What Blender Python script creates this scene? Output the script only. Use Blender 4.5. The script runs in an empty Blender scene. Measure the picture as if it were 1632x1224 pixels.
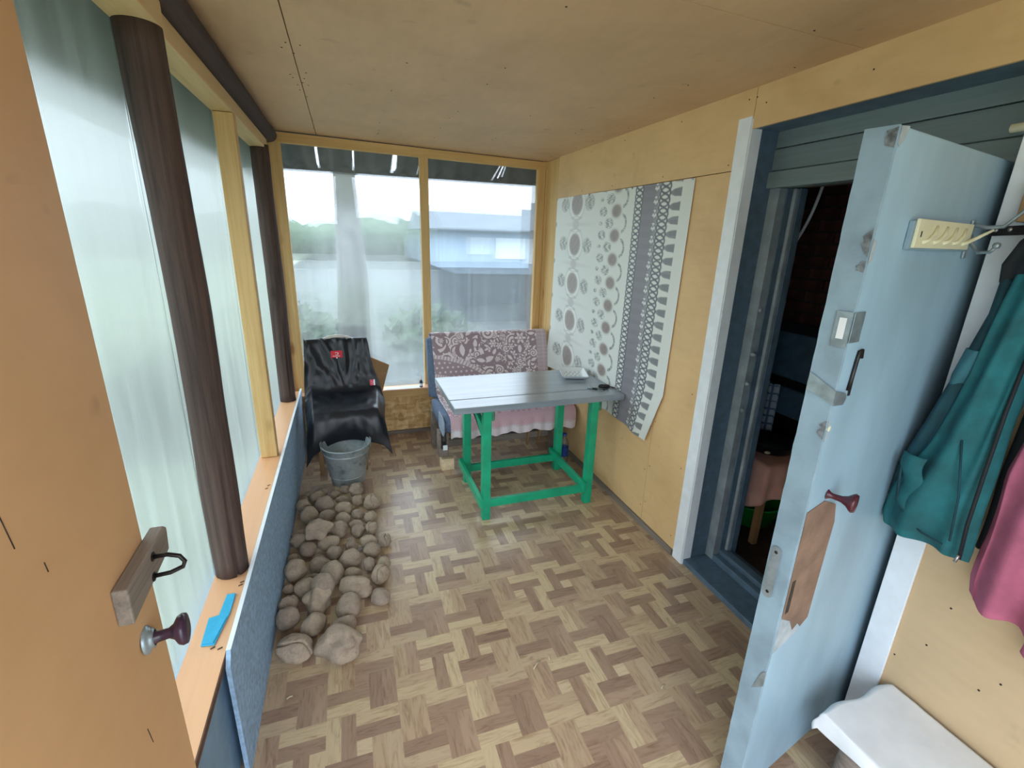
import bpy, bmesh, math, random
import numpy as np
from mathutils import Vector, Matrix, noise
random.seed(7)
S = bpy.context.scene
COL = S.collection
PI = math.pi

# ------------------------------------------------------------------ camera, world, exposure
cd = bpy.data.cameras.new('camera'); cam = bpy.data.objects.new('camera', cd); COL.objects.link(cam)
cd.sensor_width = 36.0; cd.lens = 747.6 / 1632 * 36.0; cd.clip_start = .02
ya, pi_, ro = math.radians(-19.366), math.radians(72.760), math.radians(1.761)
cam.matrix_world = (Matrix.Translation((0, 0, 1.6)) @ Matrix.Rotation(ya, 4, 'Z') @ Matrix.Rotation(pi_, 4, 'X') @ Matrix.Rotation(ro, 4, 'Z'))
S.camera = cam
w = bpy.data.worlds.new('overcast_sky'); S.world = w; w.use_nodes = True
bg = w.node_tree.nodes['Background']; bg.inputs['Color'].default_value = (.85, .935, 1.06, 1)
# standard overcast sky: luminance rises smoothly from the horizon to three times that at the zenith
_n, _l = w.node_tree.nodes, w.node_tree.links
_tc = _n.new('ShaderNodeTexCoord'); _sx = _n.new('ShaderNodeSeparateXYZ'); _l.new(_tc.outputs['Generated'], _sx.inputs[0])
_mr = _n.new('ShaderNodeMapRange'); _mr.inputs[1].default_value = 0; _mr.inputs[2].default_value = 1; _mr.inputs[3].default_value = 2.7; _mr.inputs[4].default_value = 8.1
_l.new(_sx.outputs['Z'], _mr.inputs[0]); _l.new(_mr.outputs[0], bg.inputs['Strength'])
S.view_settings.view_transform = 'Standard'; S.view_settings.look = 'None'
S.view_settings.exposure = 0.2; S.view_settings.gamma = 1.0; S.view_settings.use_curve_mapping = False
S.cycles.max_bounces = 12; S.cycles.diffuse_bounces = 6; S.cycles.transmission_bounces = 8; S.cycles.transparent_max_bounces = 16
S.cycles.use_denoising = True; S.cycles.sample_clamp_indirect = 8
def portal(loc, rot, sx, sy):
    l = bpy.data.lights.new('sky_portal', 'AREA'); l.shape = 'RECTANGLE'; l.size = sx; l.size_y = sy
    l.cycles.is_portal = True
    o = bpy.data.objects.new('sky_portal', l); COL.objects.link(o); o.location = loc; o.rotation_euler = rot
portal((-.62, 1.9, 1.25), (0, -PI/2, 0), 1.7, 4.2)      # left glazing
portal((.55, 3.86, 1.25), (-PI/2, 0, 0), 2.0, 1.8)      # far glazing
portal((.3, -.45, 1.0), (PI/2, 0, 0), 1.5, 2.1)         # open entrance behind the camera

# ------------------------------------------------------------------ materials
def lin(c):
    return tuple(((x/255)/12.92 if x/255 <= .04045 else ((x/255+.055)/1.055)**2.4) for x in c) + (1,)
def newmat(name):
    m = bpy.data.materials.new(name); m.use_nodes = True
    nt = m.node_tree; return m, nt, nt.nodes, nt.links, nt.nodes['Principled BSDF']
def mapped(N, L, scale, coord='Object', rot=(0, 0, 0)):
    t = N.new('ShaderNodeTexCoord'); mp = N.new('ShaderNodeMapping'); mp.inputs['Scale'].default_value = scale
    mp.inputs['Rotation'].default_value = rot
    L.new(t.outputs[coord], mp.inputs['Vector']); return mp.outputs['Vector']
def nz(N, L, vec, scale, detail=4, rough=.55, dist=0):
    n = N.new('ShaderNodeTexNoise'); n.inputs['Scale'].default_value = scale; n.inputs['Detail'].default_value = detail
    n.inputs['Roughness'].default_value = rough; n.inputs['Distortion'].default_value = dist
    L.new(vec, n.inputs['Vector']); return n.outputs['Fac']
def ramp(N, L, fac, stops):
    r = N.new('ShaderNodeValToRGB'); e = r.color_ramp.elements
    e[0].position, e[0].color = stops[0][0], lin(stops[0][1]); e[1].position, e[1].color = stops[-1][0], lin(stops[-1][1])
    for p, c in stops[1:-1]:
        q = e.new(p); q.color = lin(c)
    L.new(fac, r.inputs['Fac']); return r.outputs['Color']
def mix(N, L, a, b, fac, mode='MIX'):
    m = N.new('ShaderNodeMix'); m.data_type = 'RGBA'; m.blend_type = mode
    for k, v in ((0, fac), (6, a), (7, b)):
        if isinstance(v, (int, float)): m.inputs[k].default_value = v
        elif isinstance(v, tuple): m.inputs[k].default_value = v
        else: L.new(v, m.inputs[k])
    return m.outputs[2]
def bump(N, L, P, h, st=.3, d=.005):
    b = N.new('ShaderNodeBump'); b.inputs['Strength'].default_value = st; b.inputs['Distance'].default_value = d
    L.new(h, b.inputs['Height']); L.new(b.outputs['Normal'], P.inputs['Normal'])
def plain(name, c, rough=.6, var=.12, scale=14, metal=0, bmp=.15, spec=.5, stretch=(1, 1, 1)):
    m, nt, N, L, P = newmat(name)
    v = mapped(N, L, stretch); f = nz(N, L, v, scale)
    d = tuple(x*(1-var) for x in c); e = tuple(min(255, x*(1+var*.6)) for x in c)
    L.new(ramp(N, L, f, [(.3, d), (.7, e)]), P.inputs['Base Color'])
    P.inputs['Roughness'].default_value = rough; P.inputs['Metallic'].default_value = metal; P.inputs['Specular IOR Level'].default_value = spec
    if bmp: bump(N, L, P, nz(N, L, v, scale*6), bmp, .002)
    return m
def wood(name, c1, c2, axis, scale=16, rough=.65, knots=None, bmp=.25):
    m, nt, N, L, P = newmat(name)
    st = [1, 1, 1]; st[axis] = .07
    v = mapped(N, L, tuple(st)); f = nz(N, L, v, scale, 6, .65, .6)
    st2 = [1, 1, 1]; st2[axis] = .03
    g = nz(N, L, mapped(N, L, tuple(st2)), scale*6, 4, .7)
    c = mix(N, L, ramp(N, L, f, [(.3, c1), (.68, c2)]), ramp(N, L, g, [(.35, c1), (.6, c2)]), .4)
    if knots:
        k = N.new('ShaderNodeTexVoronoi'); st3 = [5, 5, 5]; st3[axis] = 2.2
        L.new(mapped(N, L, tuple(st3)), k.inputs['Vector']); k.inputs['Scale'].default_value = 1
        rr = N.new('ShaderNodeMapRange'); rr.inputs[1].default_value = .05; rr.inputs[2].default_value = .14; rr.inputs[3].default_value = .75; rr.inputs[4].default_value = 0
        L.new(k.outputs['Distance'], rr.inputs[0]); c = mix(N, L, c, lin(knots), rr.outputs[0])
    L.new(c, P.inputs['Base Color']); P.inputs['Roughness'].default_value = rough
    bump(N, L, P, g, bmp, .002); return m
def plywood(name, c, dark):
    m, nt, N, L, P = newmat(name)
    f = nz(N, L, mapped(N, L, (1, 1, 1)), 2.2, 5, .6, .4); g = nz(N, L, mapped(N, L, (1, .25, 1)), 26, 4, .6)
    a = ramp(N, L, f, [(.28, dark), (.5, c), (.75, tuple(min(255, x*1.06) for x in c))])
    b = ramp(N, L, g, [(.3, dark), (.6, c)])
    col = mix(N, L, a, b, .3)
    s = nz(N, L, mapped(N, L, (1, 1, 1)), 11, 2, .5)
    st = N.new('ShaderNodeMapRange'); st.inputs[1].default_value = .68; st.inputs[2].default_value = .8; st.inputs[4].default_value = .35
    L.new(s, st.inputs[0]); col = mix(N, L, col, lin(tuple(x*.62 for x in c)), st.outputs[0])
    L.new(col, P.inputs['Base Color']); P.inputs['Roughness'].default_value = .55; bump(N, L, P, g, .1, .001); return m
def attr(name, rough=.6, layer='print', bmp=0, grain=None, sheen=0):
    m, nt, N, L, P = newmat(name)
    a = N.new('ShaderNodeAttribute'); a.attribute_name = layer
    L.new(a.outputs['Color'], P.inputs['Base Color']); P.inputs['Roughness'].default_value = rough
    if bmp: bump(N, L, P, nz(N, L, mapped(N, L, (1, 1, 1)), 220, 3), bmp, .001)
    if sheen: P.inputs['Sheen Weight'].default_value = sheen
    return m
M = {}
M['ply_ceil'] = plywood('ceiling_plywood', (208, 172, 132), (190, 154, 114))
M['ply_wall'] = plywood('wall_plywood', (224, 188, 136), (206, 168, 116))
M['ply_near_dimmed'] = plywood('greyer_dimmed_plywood', (204, 178, 140), (186, 160, 122))  # greyer sheet for the near panel, also darkened against strong entrance light
M['hardboard'] = plywood('entrance_hardboard', (210, 166, 120), (202, 158, 112))
M['pine'] = wood('fresh_pine', (196, 156, 96), (226, 192, 132), 2, 14, .6, (150, 100, 50))
M['pine_y'] = wood('fresh_pine_beam', (204, 172, 118), (228, 200, 150), 1, 14, .6, (160, 120, 70))
M['pine_x'] = wood('fresh_pine_rail', (200, 158, 96), (222, 186, 124), 0, 14, .6)
M['log'] = wood('tarred_log', (38, 27, 25), (98, 78, 70), 2, 11, .8, (34, 24, 22), .9)
M['log_y'] = wood('tarred_log_beam', (40, 30, 28), (84, 66, 60), 1, 9, .8)
M['laminate'] = wood('peach_laminate', (226, 168, 122), (236, 184, 140), 1, 5, .35, bmp=.03)
M['dark_edge'] = plain('sill_edge', (92, 62, 46), .7)
M['apron'] = plain('apron_paint', (126, 156, 178), .6, .08)
M['slate'] = plain('slate_board', (148, 178, 206), .75, .14, 60, bmp=.3)
M['white'] = plain('white_plastic', (236, 243, 248), .4, .03, bmp=0)
M['frame_grey'] = plain('grey_frame_paint', (84, 106, 124), .5, .12, 20, bmp=.25)
M['frame_rough_lit'] = plain('rough_grey_lit_paint', (138, 150, 156), .55, .14, 12, bmp=.3)  # rough frame paint, with light from the windows put into its paler colour
M['plank_grey'] = wood('grey_plank_paint', (96, 112, 116), (116, 132, 134), 1, 10, .55)
M['door_blue'] = plain('blue_grey_door_paint', (156, 188, 206), .42, .09, 5, bmp=.12, stretch=(1, 1, .35))
M['door_edge'] = plain('door_edge_paint', (136, 160, 174), .5, .1, 10, bmp=.3)
M['fibre'] = plain('bare_fibreboard', (138, 112, 94), .8, .14, 16)
M['primer'] = plain('smeared_primer', (172, 184, 190), .7, .1, 30)
M['steel'] = plain('painted_steel', (150, 164, 170), .35, .15, 30, .5, .1)
M['dark_steel'] = plain('dark_steel', (58, 56, 56), .4, .25, 40, .8)
M['purple'] = plain('purple_enamel', (64, 44, 62), .25, .2, 40, bmp=.1)
M['maroon'] = plain('maroon_enamel', (80, 34, 46), .25, .15, 40, bmp=.1)
M['old_wood'] = wood('weathered_wood', (100, 90, 82), (150, 138, 126), 1, 16, .8, bmp=.5)
M['old_wood_x'] = wood('weathered_wood_beam', (96, 88, 80), (146, 134, 122), 0, 16, .8, bmp=.5)
M['old_end'] = plain('weathered_end', (214, 188, 154), .8, .2, 30)
M['cream'] = plain('cream_plastic', (232, 230, 196), .4, .04, bmp=0)
M['green'] = plain('green_paint', (18, 168, 124), .42, .1, 12, bmp=.15)
M['green_worn'] = plain('worn_green_paint', (70, 128, 100), .6, .35, 40, bmp=.3)
M['top_grey'] = wood('grey_table_paint', (126, 138, 148), (150, 162, 170), 0, 10, .2, bmp=.06)
M['top_grey'].node_tree.nodes['Principled BSDF'].inputs['Specular IOR Level'].default_value = .8
M['black_nylon'] = plain('black_nylon', (26, 30, 38), .36, .25, 5, bmp=.05)
M['red'] = plain('red_label', (196, 28, 44), .6, .05, bmp=0)
M['pinkred'] = plain('pink_tag', (222, 80, 100), .6, .05, bmp=0)
M['whitecloth'] = plain('white_cloth', (240, 244, 246), .85, .05, 6, bmp=.2)
M['chair_wood'] = wood('chair_wood', (150, 116, 78), (184, 148, 104), 2, 14, .5)
M['chair_white'] = plain('pale_bentwood', (206, 200, 190), .5, .1)
M['galv'] = None
M['seat_blue'] = plain('blue_grey_upholstery', (96, 112, 136), .85, .12, 50, bmp=.3)
M['seat_side'] = plain('pale_grey_vinyl', (150, 164, 180), .6, .08)
M['black_plastic'] = plain('black_plastic', (22, 22, 24), .45, .2)
M['card'] = plain('cardboard', (168, 134, 96), .85, .08, 20)
M['teal'] = plain('teal_corduroy', (24, 98, 104), .8, .22, 12, bmp=.5)
M['teal_dark'] = plain('dark_teal_sleeve', (22, 66, 76), .85, .25, 9, bmp=.25)
M['teal_patch'] = plain('faded_teal_panel', (56, 110, 122), .85, .1, 12, bmp=.25)
M['lining'] = plain('black_lining', (16, 22, 28), .7, .2)
M['pinkf'] = plain('pink_fleece', (178, 98, 124), .95, .12, 12, bmp=.35)
M['blue_cloth'] = plain('turquoise_cloth', (62, 176, 218), .9, .05, 60, bmp=.3)
M['salmon'] = plain('salmon_tablecloth', (244, 186, 166), .8, .1, 6)
M['nail'] = plain('nail_head', (40, 32, 26), .6, .1, bmp=0)
M['brick'] = plain('dark_red_brick', (118, 78, 70), .9, .3, 9, bmp=.5)  # dark reddish brick, tone varied at random
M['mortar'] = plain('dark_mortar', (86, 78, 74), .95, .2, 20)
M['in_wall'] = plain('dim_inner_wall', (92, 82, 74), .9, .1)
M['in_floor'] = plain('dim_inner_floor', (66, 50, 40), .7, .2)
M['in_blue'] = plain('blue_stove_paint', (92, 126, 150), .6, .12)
M['in_black'] = plain('cavity_shade_black', (14, 14, 16), .8, .2)  # black stands for the shade inside the gap and cavity
M['basin'] = plain('green_plastic', (20, 158, 60), .4, .05)
M['enamel'] = plain('black_enamel', (28, 30, 34), .3, .2)
M['grass'] = plain('grass', (140, 148, 128), .95, .25, .6, bmp=0)
M['out_white'] = plain('pale_siding', (150, 168, 186), .8, .05, 2, bmp=0)
M['out_dark'] = plain('dark_boards', (58, 66, 70), .9, .2, 3, bmp=0)
M['out_roof'] = plain('slate_roof', (84, 92, 98), .9, .1, 3, bmp=0)
M['bark'] = plain('bark', (84, 86, 78), .95, .25, 6)
M['leaf'] = plain('foliage', (62, 80, 58), .9, .35, 3, bmp=0)
M['soil'] = plain('trampled_earth', (62, 68, 64), .95, .2, 2, bmp=0)
M['eave'] = plain('corrugated_eave', (60, 62, 66), .7, .25, 8)
M['fascia'] = plain('weathered_fascia', (206, 206, 196), .8, .1)
M['pale_end_lit'] = plain('sawn_end_lit', (230, 206, 168), .8, .1, 30)  # pale sawn wood, colour raised to carry the light falling on it
M['straw'] = plain('straw', (210, 198, 168), .8, .1)
M['bottle_blue'] = plain('bottle_label', (40, 74, 150), .4, .2, 30)
M['screw'] = plain('screw_steel', (170, 170, 170), .3, .1, 40, .9)
M['paper'] = plain('white_sticker', (230, 236, 238), .6, .03)

def pane_mat(name, tint, t_transp, t_refr, t_transl, rough, rib=None):
    m = bpy.data.materials.new(name); m.use_nodes = True; nt = m.node_tree; N, L = nt.nodes, nt.links
    N.clear(); out = N.new('ShaderNodeOutputMaterial')
    tr = N.new('ShaderNodeBsdfTransparent'); tr.inputs['Color'].default_value = tint
    rf = N.new('ShaderNodeBsdfRefraction'); rf.inputs['Color'].default_value = tint; rf.inputs['Roughness'].default_value = rough; rf.inputs['IOR'].default_value = 1.35
    tl = N.new('ShaderNodeBsdfTranslucent'); tl.inputs['Color'].default_value = tint
    gl = N.new('ShaderNodeBsdfGlossy'); gl.inputs['Roughness'].default_value = .12; gl.inputs['Color'].default_value = (.9, .95, .95, 1)
    a = N.new('ShaderNodeMixShader'); a.inputs[0].default_value = t_refr/(t_transp+t_refr); L.new(tr.outputs[0], a.inputs[1]); L.new(rf.outputs[0], a.inputs[2])
    b = N.new('ShaderNodeMixShader'); b.inputs[0].default_value = t_transl; L.new(a.outputs[0], b.inputs[1]); L.new(tl.outputs[0], b.inputs[2])
    c = N.new('ShaderNodeMixShader'); c.inputs[0].default_value = .05; L.new(b.outputs[0], c.inputs[1]); L.new(gl.outputs[0], c.inputs[2])
    if rib:
        wv = N.new('ShaderNodeTexWave'); wv.wave_type = 'BANDS'; wv.bands_direction = 'Y' if rib[0] == 1 else 'X'
        wv.inputs['Scale'].default_value = rib[1]; wv.inputs['Distortion'].default_value = .4; wv.inputs['Detail'].default_value = 1
        L.new(mapped(N, L, (1, 1, .02)), wv.inputs['Vector'])
        bm = N.new('ShaderNodeBump'); bm.inputs['Strength'].default_value = rib[2]; bm.inputs['Distance'].default_value = .002
        L.new(wv.outputs['Fac'], bm.inputs['Height'])
        for n in (rf, tl, gl): L.new(bm.outputs['Normal'], n.inputs['Normal'])
        # faint dust streaks along the ribs
        st = nz(N, L, mapped(N, L, (1, 1, .04)), 30, 4, .7)
        rr = N.new('ShaderNodeMapRange'); rr.inputs[1].default_value = .35; rr.inputs[2].default_value = .8; rr.inputs[3].default_value = max(0, t_transl-.06); rr.inputs[4].default_value = t_transl+(.09 if t_transl > .1 else 0)
        L.new(st, rr.inputs[0]); L.new(rr.outputs[0], b.inputs[0])
    L.new(c.outputs[0], out.inputs[0]); return m
M['sheet'] = pane_mat('milky_twinwall_sheet', (.755, .795, .775, 1), .25, .75, .16, .34, (1, 50, .25))
M['pane'] = pane_mat('hazy_clear_sheet', (.93, .965, .975, 1), .55, .45, .10, .03, (0, 60, .03))

M['clear'] = pane_mat('clear_plastic', (.95, .97, .98, 1), .75, .25, .03, .02)
# ------------------------------------------------------------------ mesh builder
class MB:
    def __init__(s): s.v = []; s.f = []; s.sm = []; s.fc = []
    def add(s, V, F, smooth=False, col=None):
        o = len(s.v); s.v += [tuple(p) for p in V]
        for q in F: s.f.append(tuple(i+o for i in q)); s.sm.append(smooth)
        return s
    def box(s, a, b):
        (x0, y0, z0), (x1, y1, z1) = a, b
        V = [(x0, y0, z0), (x1, y0, z0), (x1, y1, z0), (x0, y1, z0), (x0, y0, z1), (x1, y0, z1), (x1, y1, z1), (x0, y1, z1)]
        return s.add(V, [(0, 3, 2, 1), (4, 5, 6, 7), (0, 1, 5, 4), (1, 2, 6, 5), (2, 3, 7, 6), (3, 0, 4, 7)])
    def hexa(s, V):
        return s.add(V, [(0, 3, 2, 1), (4, 5, 6, 7), (0, 1, 5, 4), (1, 2, 6, 5), (2, 3, 7, 6), (3, 0, 4, 7)])
    def obox(s, c, ux, uy, uz, hx, hy, hz):
        c, ux, uy, uz = Vector(c), Vector(ux), Vector(uy), Vector(uz)
        V = [c+ux*hx*i+uy*hy*j+uz*hz*k for k in (-1, 1) for (i, j) in ((-1, -1), (1, -1), (1, 1), (-1, 1))]
        return s.hexa(V)
    def bar(s, p, q, w, h, up=(0, 0, 1)):
        p, q = Vector(p), Vector(q); d = (q-p); l = d.length; d.normalize(); u = Vector(up)
        sd = d.cross(u).normalized(); u = sd.cross(d)
        return s.obox((p+q)/2, d, sd, u, l/2, w/2, h/2)
    def prism(s, pts, off):
        n = len(pts); o = Vector(off); V = [Vector(p) for p in pts]+[Vector(p)+o for p in pts]
        F = [tuple(range(n))[::-1], tuple(range(n, 2*n))]+[(i, (i+1) % n, (i+1) % n+n, i+n) for i in range(n)]
        return s.add(V, F)
    def loft(s, rings, closed=True, caps=True, smooth=True):
        n = len(rings[0]); V = [p for r in rings for p in r]; F = []
        for i in range(len(rings)-1):
            for j in range(n if closed else n-1):
                k = (j+1) % n; F.append((i*n+j, i*n+k, (i+1)*n+k, (i+1)*n+j))
        if caps: F += [tuple(range(n))[::-1], tuple(range((len(rings)-1)*n, len(rings)*n))]
        return s.add(V, F, smooth)
    def tube(s, pts, r, n=10, caps=True):
        pts = [Vector(p) for p in pts]; R = []; rr = r if isinstance(r, (list, tuple)) else [r]*len(pts)
        u = None
        for i, p in enumerate(pts):
            d = (pts[min(i+1, len(pts)-1)]-pts[max(i-1, 0)]).normalized()
            if u is None: u = d.orthogonal().normalized()
            u = (u-d*u.dot(d)).normalized(); w_ = d.cross(u)
            R.append([p+(u*math.cos(2*PI*k/n)+w_*math.sin(2*PI*k/n))*rr[i] for k in range(n)])
        return s.loft(R, True, caps)
    def lathe(s, c, prof, n=24, axis=(0, 0, 1), caps=False):
        a = Vector(axis).normalized(); u = a.orthogonal().normalized(); v = a.cross(u); c = Vector(c)
        return s.loft([[c+a*h+(u*math.cos(2*PI*k/n)+v*math.sin(2*PI*k/n))*r for k in range(n)] for r, h in prof], True, caps)
    def grid(s, fn, nu, nv, smooth=True):
        V = [fn(i/(nu-1), j/(nv-1)) for j in range(nv) for i in range(nu)]
        return s.add(V, [(j*nu+i, j*nu+i+1, (j+1)*nu+i+1, (j+1)*nu+i) for j in range(nv-1) for i in range(nu-1)], smooth)
    def build(s, name, m, parent=None, bevel=0, thick=0, kind=None, label=None, loc=None, subsurf=0):
        off = Vector((0, 0, 0))
        if parent is not None:
            off = WL[parent.name]
        elif loc is not None: off = Vector(loc)
        me = bpy.data.meshes.new(name); me.from_pydata([tuple(Vector(p)-off) for p in s.v], [], s.f)
        me.polygons.foreach_set('use_smooth', s.sm); me.validate(); me.update()
        if m is not None: me.materials.append(m)
        b = bmesh.new(); b.from_mesh(me); bmesh.ops.recalc_face_normals(b, faces=b.faces); b.to_mesh(me); b.free()
        o = bpy.data.objects.new(name, me); COL.objects.link(o)
        if parent is not None: o.parent = parent; WL[o.name] = off
        else: o.location = off; WL[o.name] = off
        if thick:
            md = o.modifiers.new('thick', 'SOLIDIFY'); md.thickness = thick; md.offset = 0
        if bevel:
            md = o.modifiers.new('bevel', 'BEVEL'); md.width = bevel; md.segments = 2; md.limit_method = 'ANGLE'
        if subsurf:
            md = o.modifiers.new('sub', 'SUBSURF'); md.levels = subsurf; md.render_levels = subsurf
        if kind: o['kind'] = kind
        if label: o['label'] = label
        return o
WL = {}
def tag(o, label, cat, group=None, kind=None):
    o['label'] = label; o['category'] = cat
    if group: o['group'] = group
    if kind: o['kind'] = kind
    return o
def thing(name, label, cat, loc=(0, 0, 0), group=None, kind=None):
    o = bpy.data.objects.new(name, None); COL.objects.link(o); o.location = loc; o.empty_display_size = .05
    WL[o.name] = Vector(loc); return tag(o, label, cat, group, kind)
def B(a, b): return MB().box(a, b)
def share(src, name, parent, off):          # a further piece with the same mesh
    o = bpy.data.objects.new(name, src.data); COL.objects.link(o); o.parent = parent; o.location = off
    for md in src.modifiers:
        k = o.modifiers.new(md.name, md.type)
        if md.type == 'BEVEL': k.width = md.width; k.segments = md.segments; k.limit_method = 'ANGLE'
    return o
def zc(x): return 2.225-.025*x              # underside of the sagging ceiling

# ------------------------------------------------------------------ floor: printed vinyl, one flat sheet
def vinyl_floor():
    Wx, Wy = .048, .0501; cx, cy = .668, 1.194
    i0, i1 = -26, 20; j0, j1 = -32, 52
    rnd = random.Random(3)
    pal = [(172, 144, 122), (184, 156, 132), (162, 134, 114), (194, 168, 138), (174, 146, 124)]
    light = [(208, 184, 150), (200, 176, 146), (214, 192, 156), (194, 168, 138)]
    tone = {}
    def plank(i, j):
        I, J = i+2, j+2
        a, u = divmod(I, 5); b, v = divmod(J, 5)
        if u < 3 and v < 2: k, o = ('A', v), 0
        elif u >= 3 and v < 3: k, o = ('B', u-3), 1
        elif u >= 2 and v >= 3: k, o = ('C', v-3), 0
        elif u < 2 and v >= 2: k, o = ('D', u), 1
        else: k, o = ('S', 0), 0
        outer = (k[0] == 'A' and k[1] == 0) or (k[0] == 'B' and k[1] == 1) or (k[0] == 'C' and k[1] == 1) or (k[0] == 'D' and k[1] == 0)
        # print repeat: four cells across, two along, half dropped
        aa, bb = (a+2*(b % 2)) % 4, b % 2
        key = (aa, k)
        if key not in tone:
            r = random.Random(hash((aa, k[0], k[1])) if False else aa*97+ord(k[0])*13+k[1]*5)
            if k[0] == 'S': tone[key] = ((216, 194, 160) if aa in (0, 1) else r.choice(pal), r.random())
            else: tone[key] = ((r.choice(light) if (outer and r.random() < .82) or r.random() < .08 else r.choice(pal)), r.random())
        return (a, b)+k, o, tone[key]
    nx, ny = i1-i0, j1-j0
    V = [(cx+(i0+i-.5)*Wx, cy+(j0+j-.5)*Wy, 0) for j in range(ny+1) for i in range(nx+1)]
    F = []; C = []; U = []
    for j in range(ny):
        for i in range(nx):
            F.append((j*(nx+1)+i, j*(nx+1)+i+1, (j+1)*(nx+1)+i+1, (j+1)*(nx+1)+i))
            key, o, (c, r) = plank(i0+i, j0+j); C.append(lin(c)); U.append((o, r))
    me = bpy.data.meshes.new('floor'); me.from_pydata(V, [], F)
    ca = me.color_attributes.new('print', 'FLOAT_COLOR', 'CORNER'); uv = me.uv_layers.new(name='grain')
    for p in me.polygons:
        o, r = U[p.index]
        for li in p.loop_indices:
            ca.data[li].color = C[p.index]; x, y, _ = V[me.loops[li].vertex_index]
            uv.data[li].uv = ((x, y) if o == 0 else (y, x)); uv.data[li].uv += Vector((r*7, r*3))
    m, nt, N, L, P = newmat('printed_vinyl')
    a = N.new('ShaderNodeAttribute'); a.attribute_name = 'print'
    g = nz(N, L, mapped(N, L, (4, 26, 1), 'UV'), 2.0, 6, .62, 1.5)
    c = mix(N, L, a.outputs['Color'], ramp(N, L, g, [(.25, (196, 180, 172)), (.5, (242, 242, 240)), (.75, (255, 254, 252))]), 1.0, 'MULTIPLY')
    gr = nz(N, L, mapped(N, L, (1, 1, 1)), 1.6, 4, .6)
    c = mix(N, L, c, lin((170, 158, 148)), ramp(N, L, gr, [(.5, (0, 0, 0)), (.85, (120, 120, 120))]))
    L.new(c, P.inputs['Base Color']); P.inputs['Roughness'].default_value = .29; P.inputs['Specular IOR Level'].default_value = .5
    bump(N, L, P, g, .06, .001)
    me.materials.append(m)
    o = bpy.data.objects.new('floor', me); COL.objects.link(o)
    tag(o, 'vinyl floor printed with a pinwheel parquet pattern', 'floor', kind='structure')
vinyl_floor()

# ------------------------------------------------------------------ ceiling
t = thing('ceiling', 'low plywood ceiling with visible nails and a long seam', 'ceiling', (0, 0, 0), kind='structure')
def ceil_sheet(x0, x1, y0, y1):
    MB().hexa([(x0, y0, zc(x0)), (x1, y0, zc(x1)), (x1, y1, zc(x1)), (x0, y1, zc(x0)), (x0, y0, zc(x0)+.012), (x1, y0, zc(x1)+.012), (x1, y1, zc(x1)+.012), (x0, y1, zc(x0)+.012)]).build('plywood_sheet', M['ply_ceil'], t, bevel=.0015)
ceil_sheet(-.43, -.133, .9, 3.775); ceil_sheet(-.43, -.133, -.4, .897)
ceil_sheet(-.130, 1.60, 1.245, 3.775); ceil_sheet(-.130, 1.60, -.4, 1.242)
nb = MB()
for k in range(44):
    x = random.choice([-.15, -.11, .25, .6, .95, 1.3, 1.5])+random.uniform(-.02, .02); y = random.uniform(1.0, 3.7)
    nb.lathe((x, y, zc(x)-.0012), [(.0001, 0), (.0032, 0), (.0032, .002)], 7)
nb.build('nail_head', M['nail'], t, kind='stuff')
# roof over everything so that no sky leaks in
o = B((-1.05, -.9, 2.30), (4.4, 4.5, 2.34)).build('roof', M['eave']); tag(o, 'dark roof deck over the porch', 'roof', kind='structure')

# ------------------------------------------------------------------ right wall cladding
X = 1.55
t = thing('wall_right', 'plywood clad right wall around the house doorway', 'wall', (X, 0, 0), kind='structure')
def ply(y0, y1, z0, z1, x=X, m='ply_wall', name='plywood_panel'): return B((x, y0, z0), (x+.012, y1, z1)).build(name, M[m], t, bevel=.0012)
ply(2.033, 3.50, .03, 1.893); ply(1.66, 2.030, .03, 1.893); ply(1.655, 3.50, 1.896, 2.20); ply(-.4, 1.652, 2.04, 2.20)
ply(-.4, .775, .02, 2.037, m='ply_near_dimmed')
B((X+.022, 3.503, .03), (X+.04, 3.76, 2.2)).build('corner_board', M['pine'], t, bevel=.002)
B((X+.0125, 2.0, .0), (X+.03, 3.501, 2.3)).build('backing', M['old_wood'], t)
B((X+.0125, -.4, .0), (X+.05, .77, 2.3)).build('backing', M['old_wood'], t)
B((X+.0125, -.4, 2.06), (X+.03, 2.05, 2.3)).build('backing', M['old_wood'], t)
B((X-.012, 1.73, 0), (X-.0005, 3.72, .035)).build('floor_gap_strip', M['old_wood'], t)
nb = MB()
def wnail(y, z): nb.lathe((X-.0012, y, z), [(.0001, 0), (.0028, 0), (.0028, .002)], 7, (1, 0, 0))
for z in (.12, .35, .62, .9, 1.2, 1.5, 1.75):
    wnail(2.05+random.uniform(-.006, .006), z); wnail(2.012, z+.04)
for z in (.1, .5, .9): wnail(1.76, z)
for y in (1.75, 2.2, 2.7, 3.1): wnail(y, 1.92); wnail(y-.1, 2.15)
for y, z in ((1.69, 2.15), (1.69, 1.98), (1.6, 2.12), (1.2, 2.12), (.610, .638), (.632, .485), (.696, .384), (.711, .471), (.499, .462), (.467, .519)): wnail(y, z)
nb.build('nail_head', M['nail'], t, kind='stuff')

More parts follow.
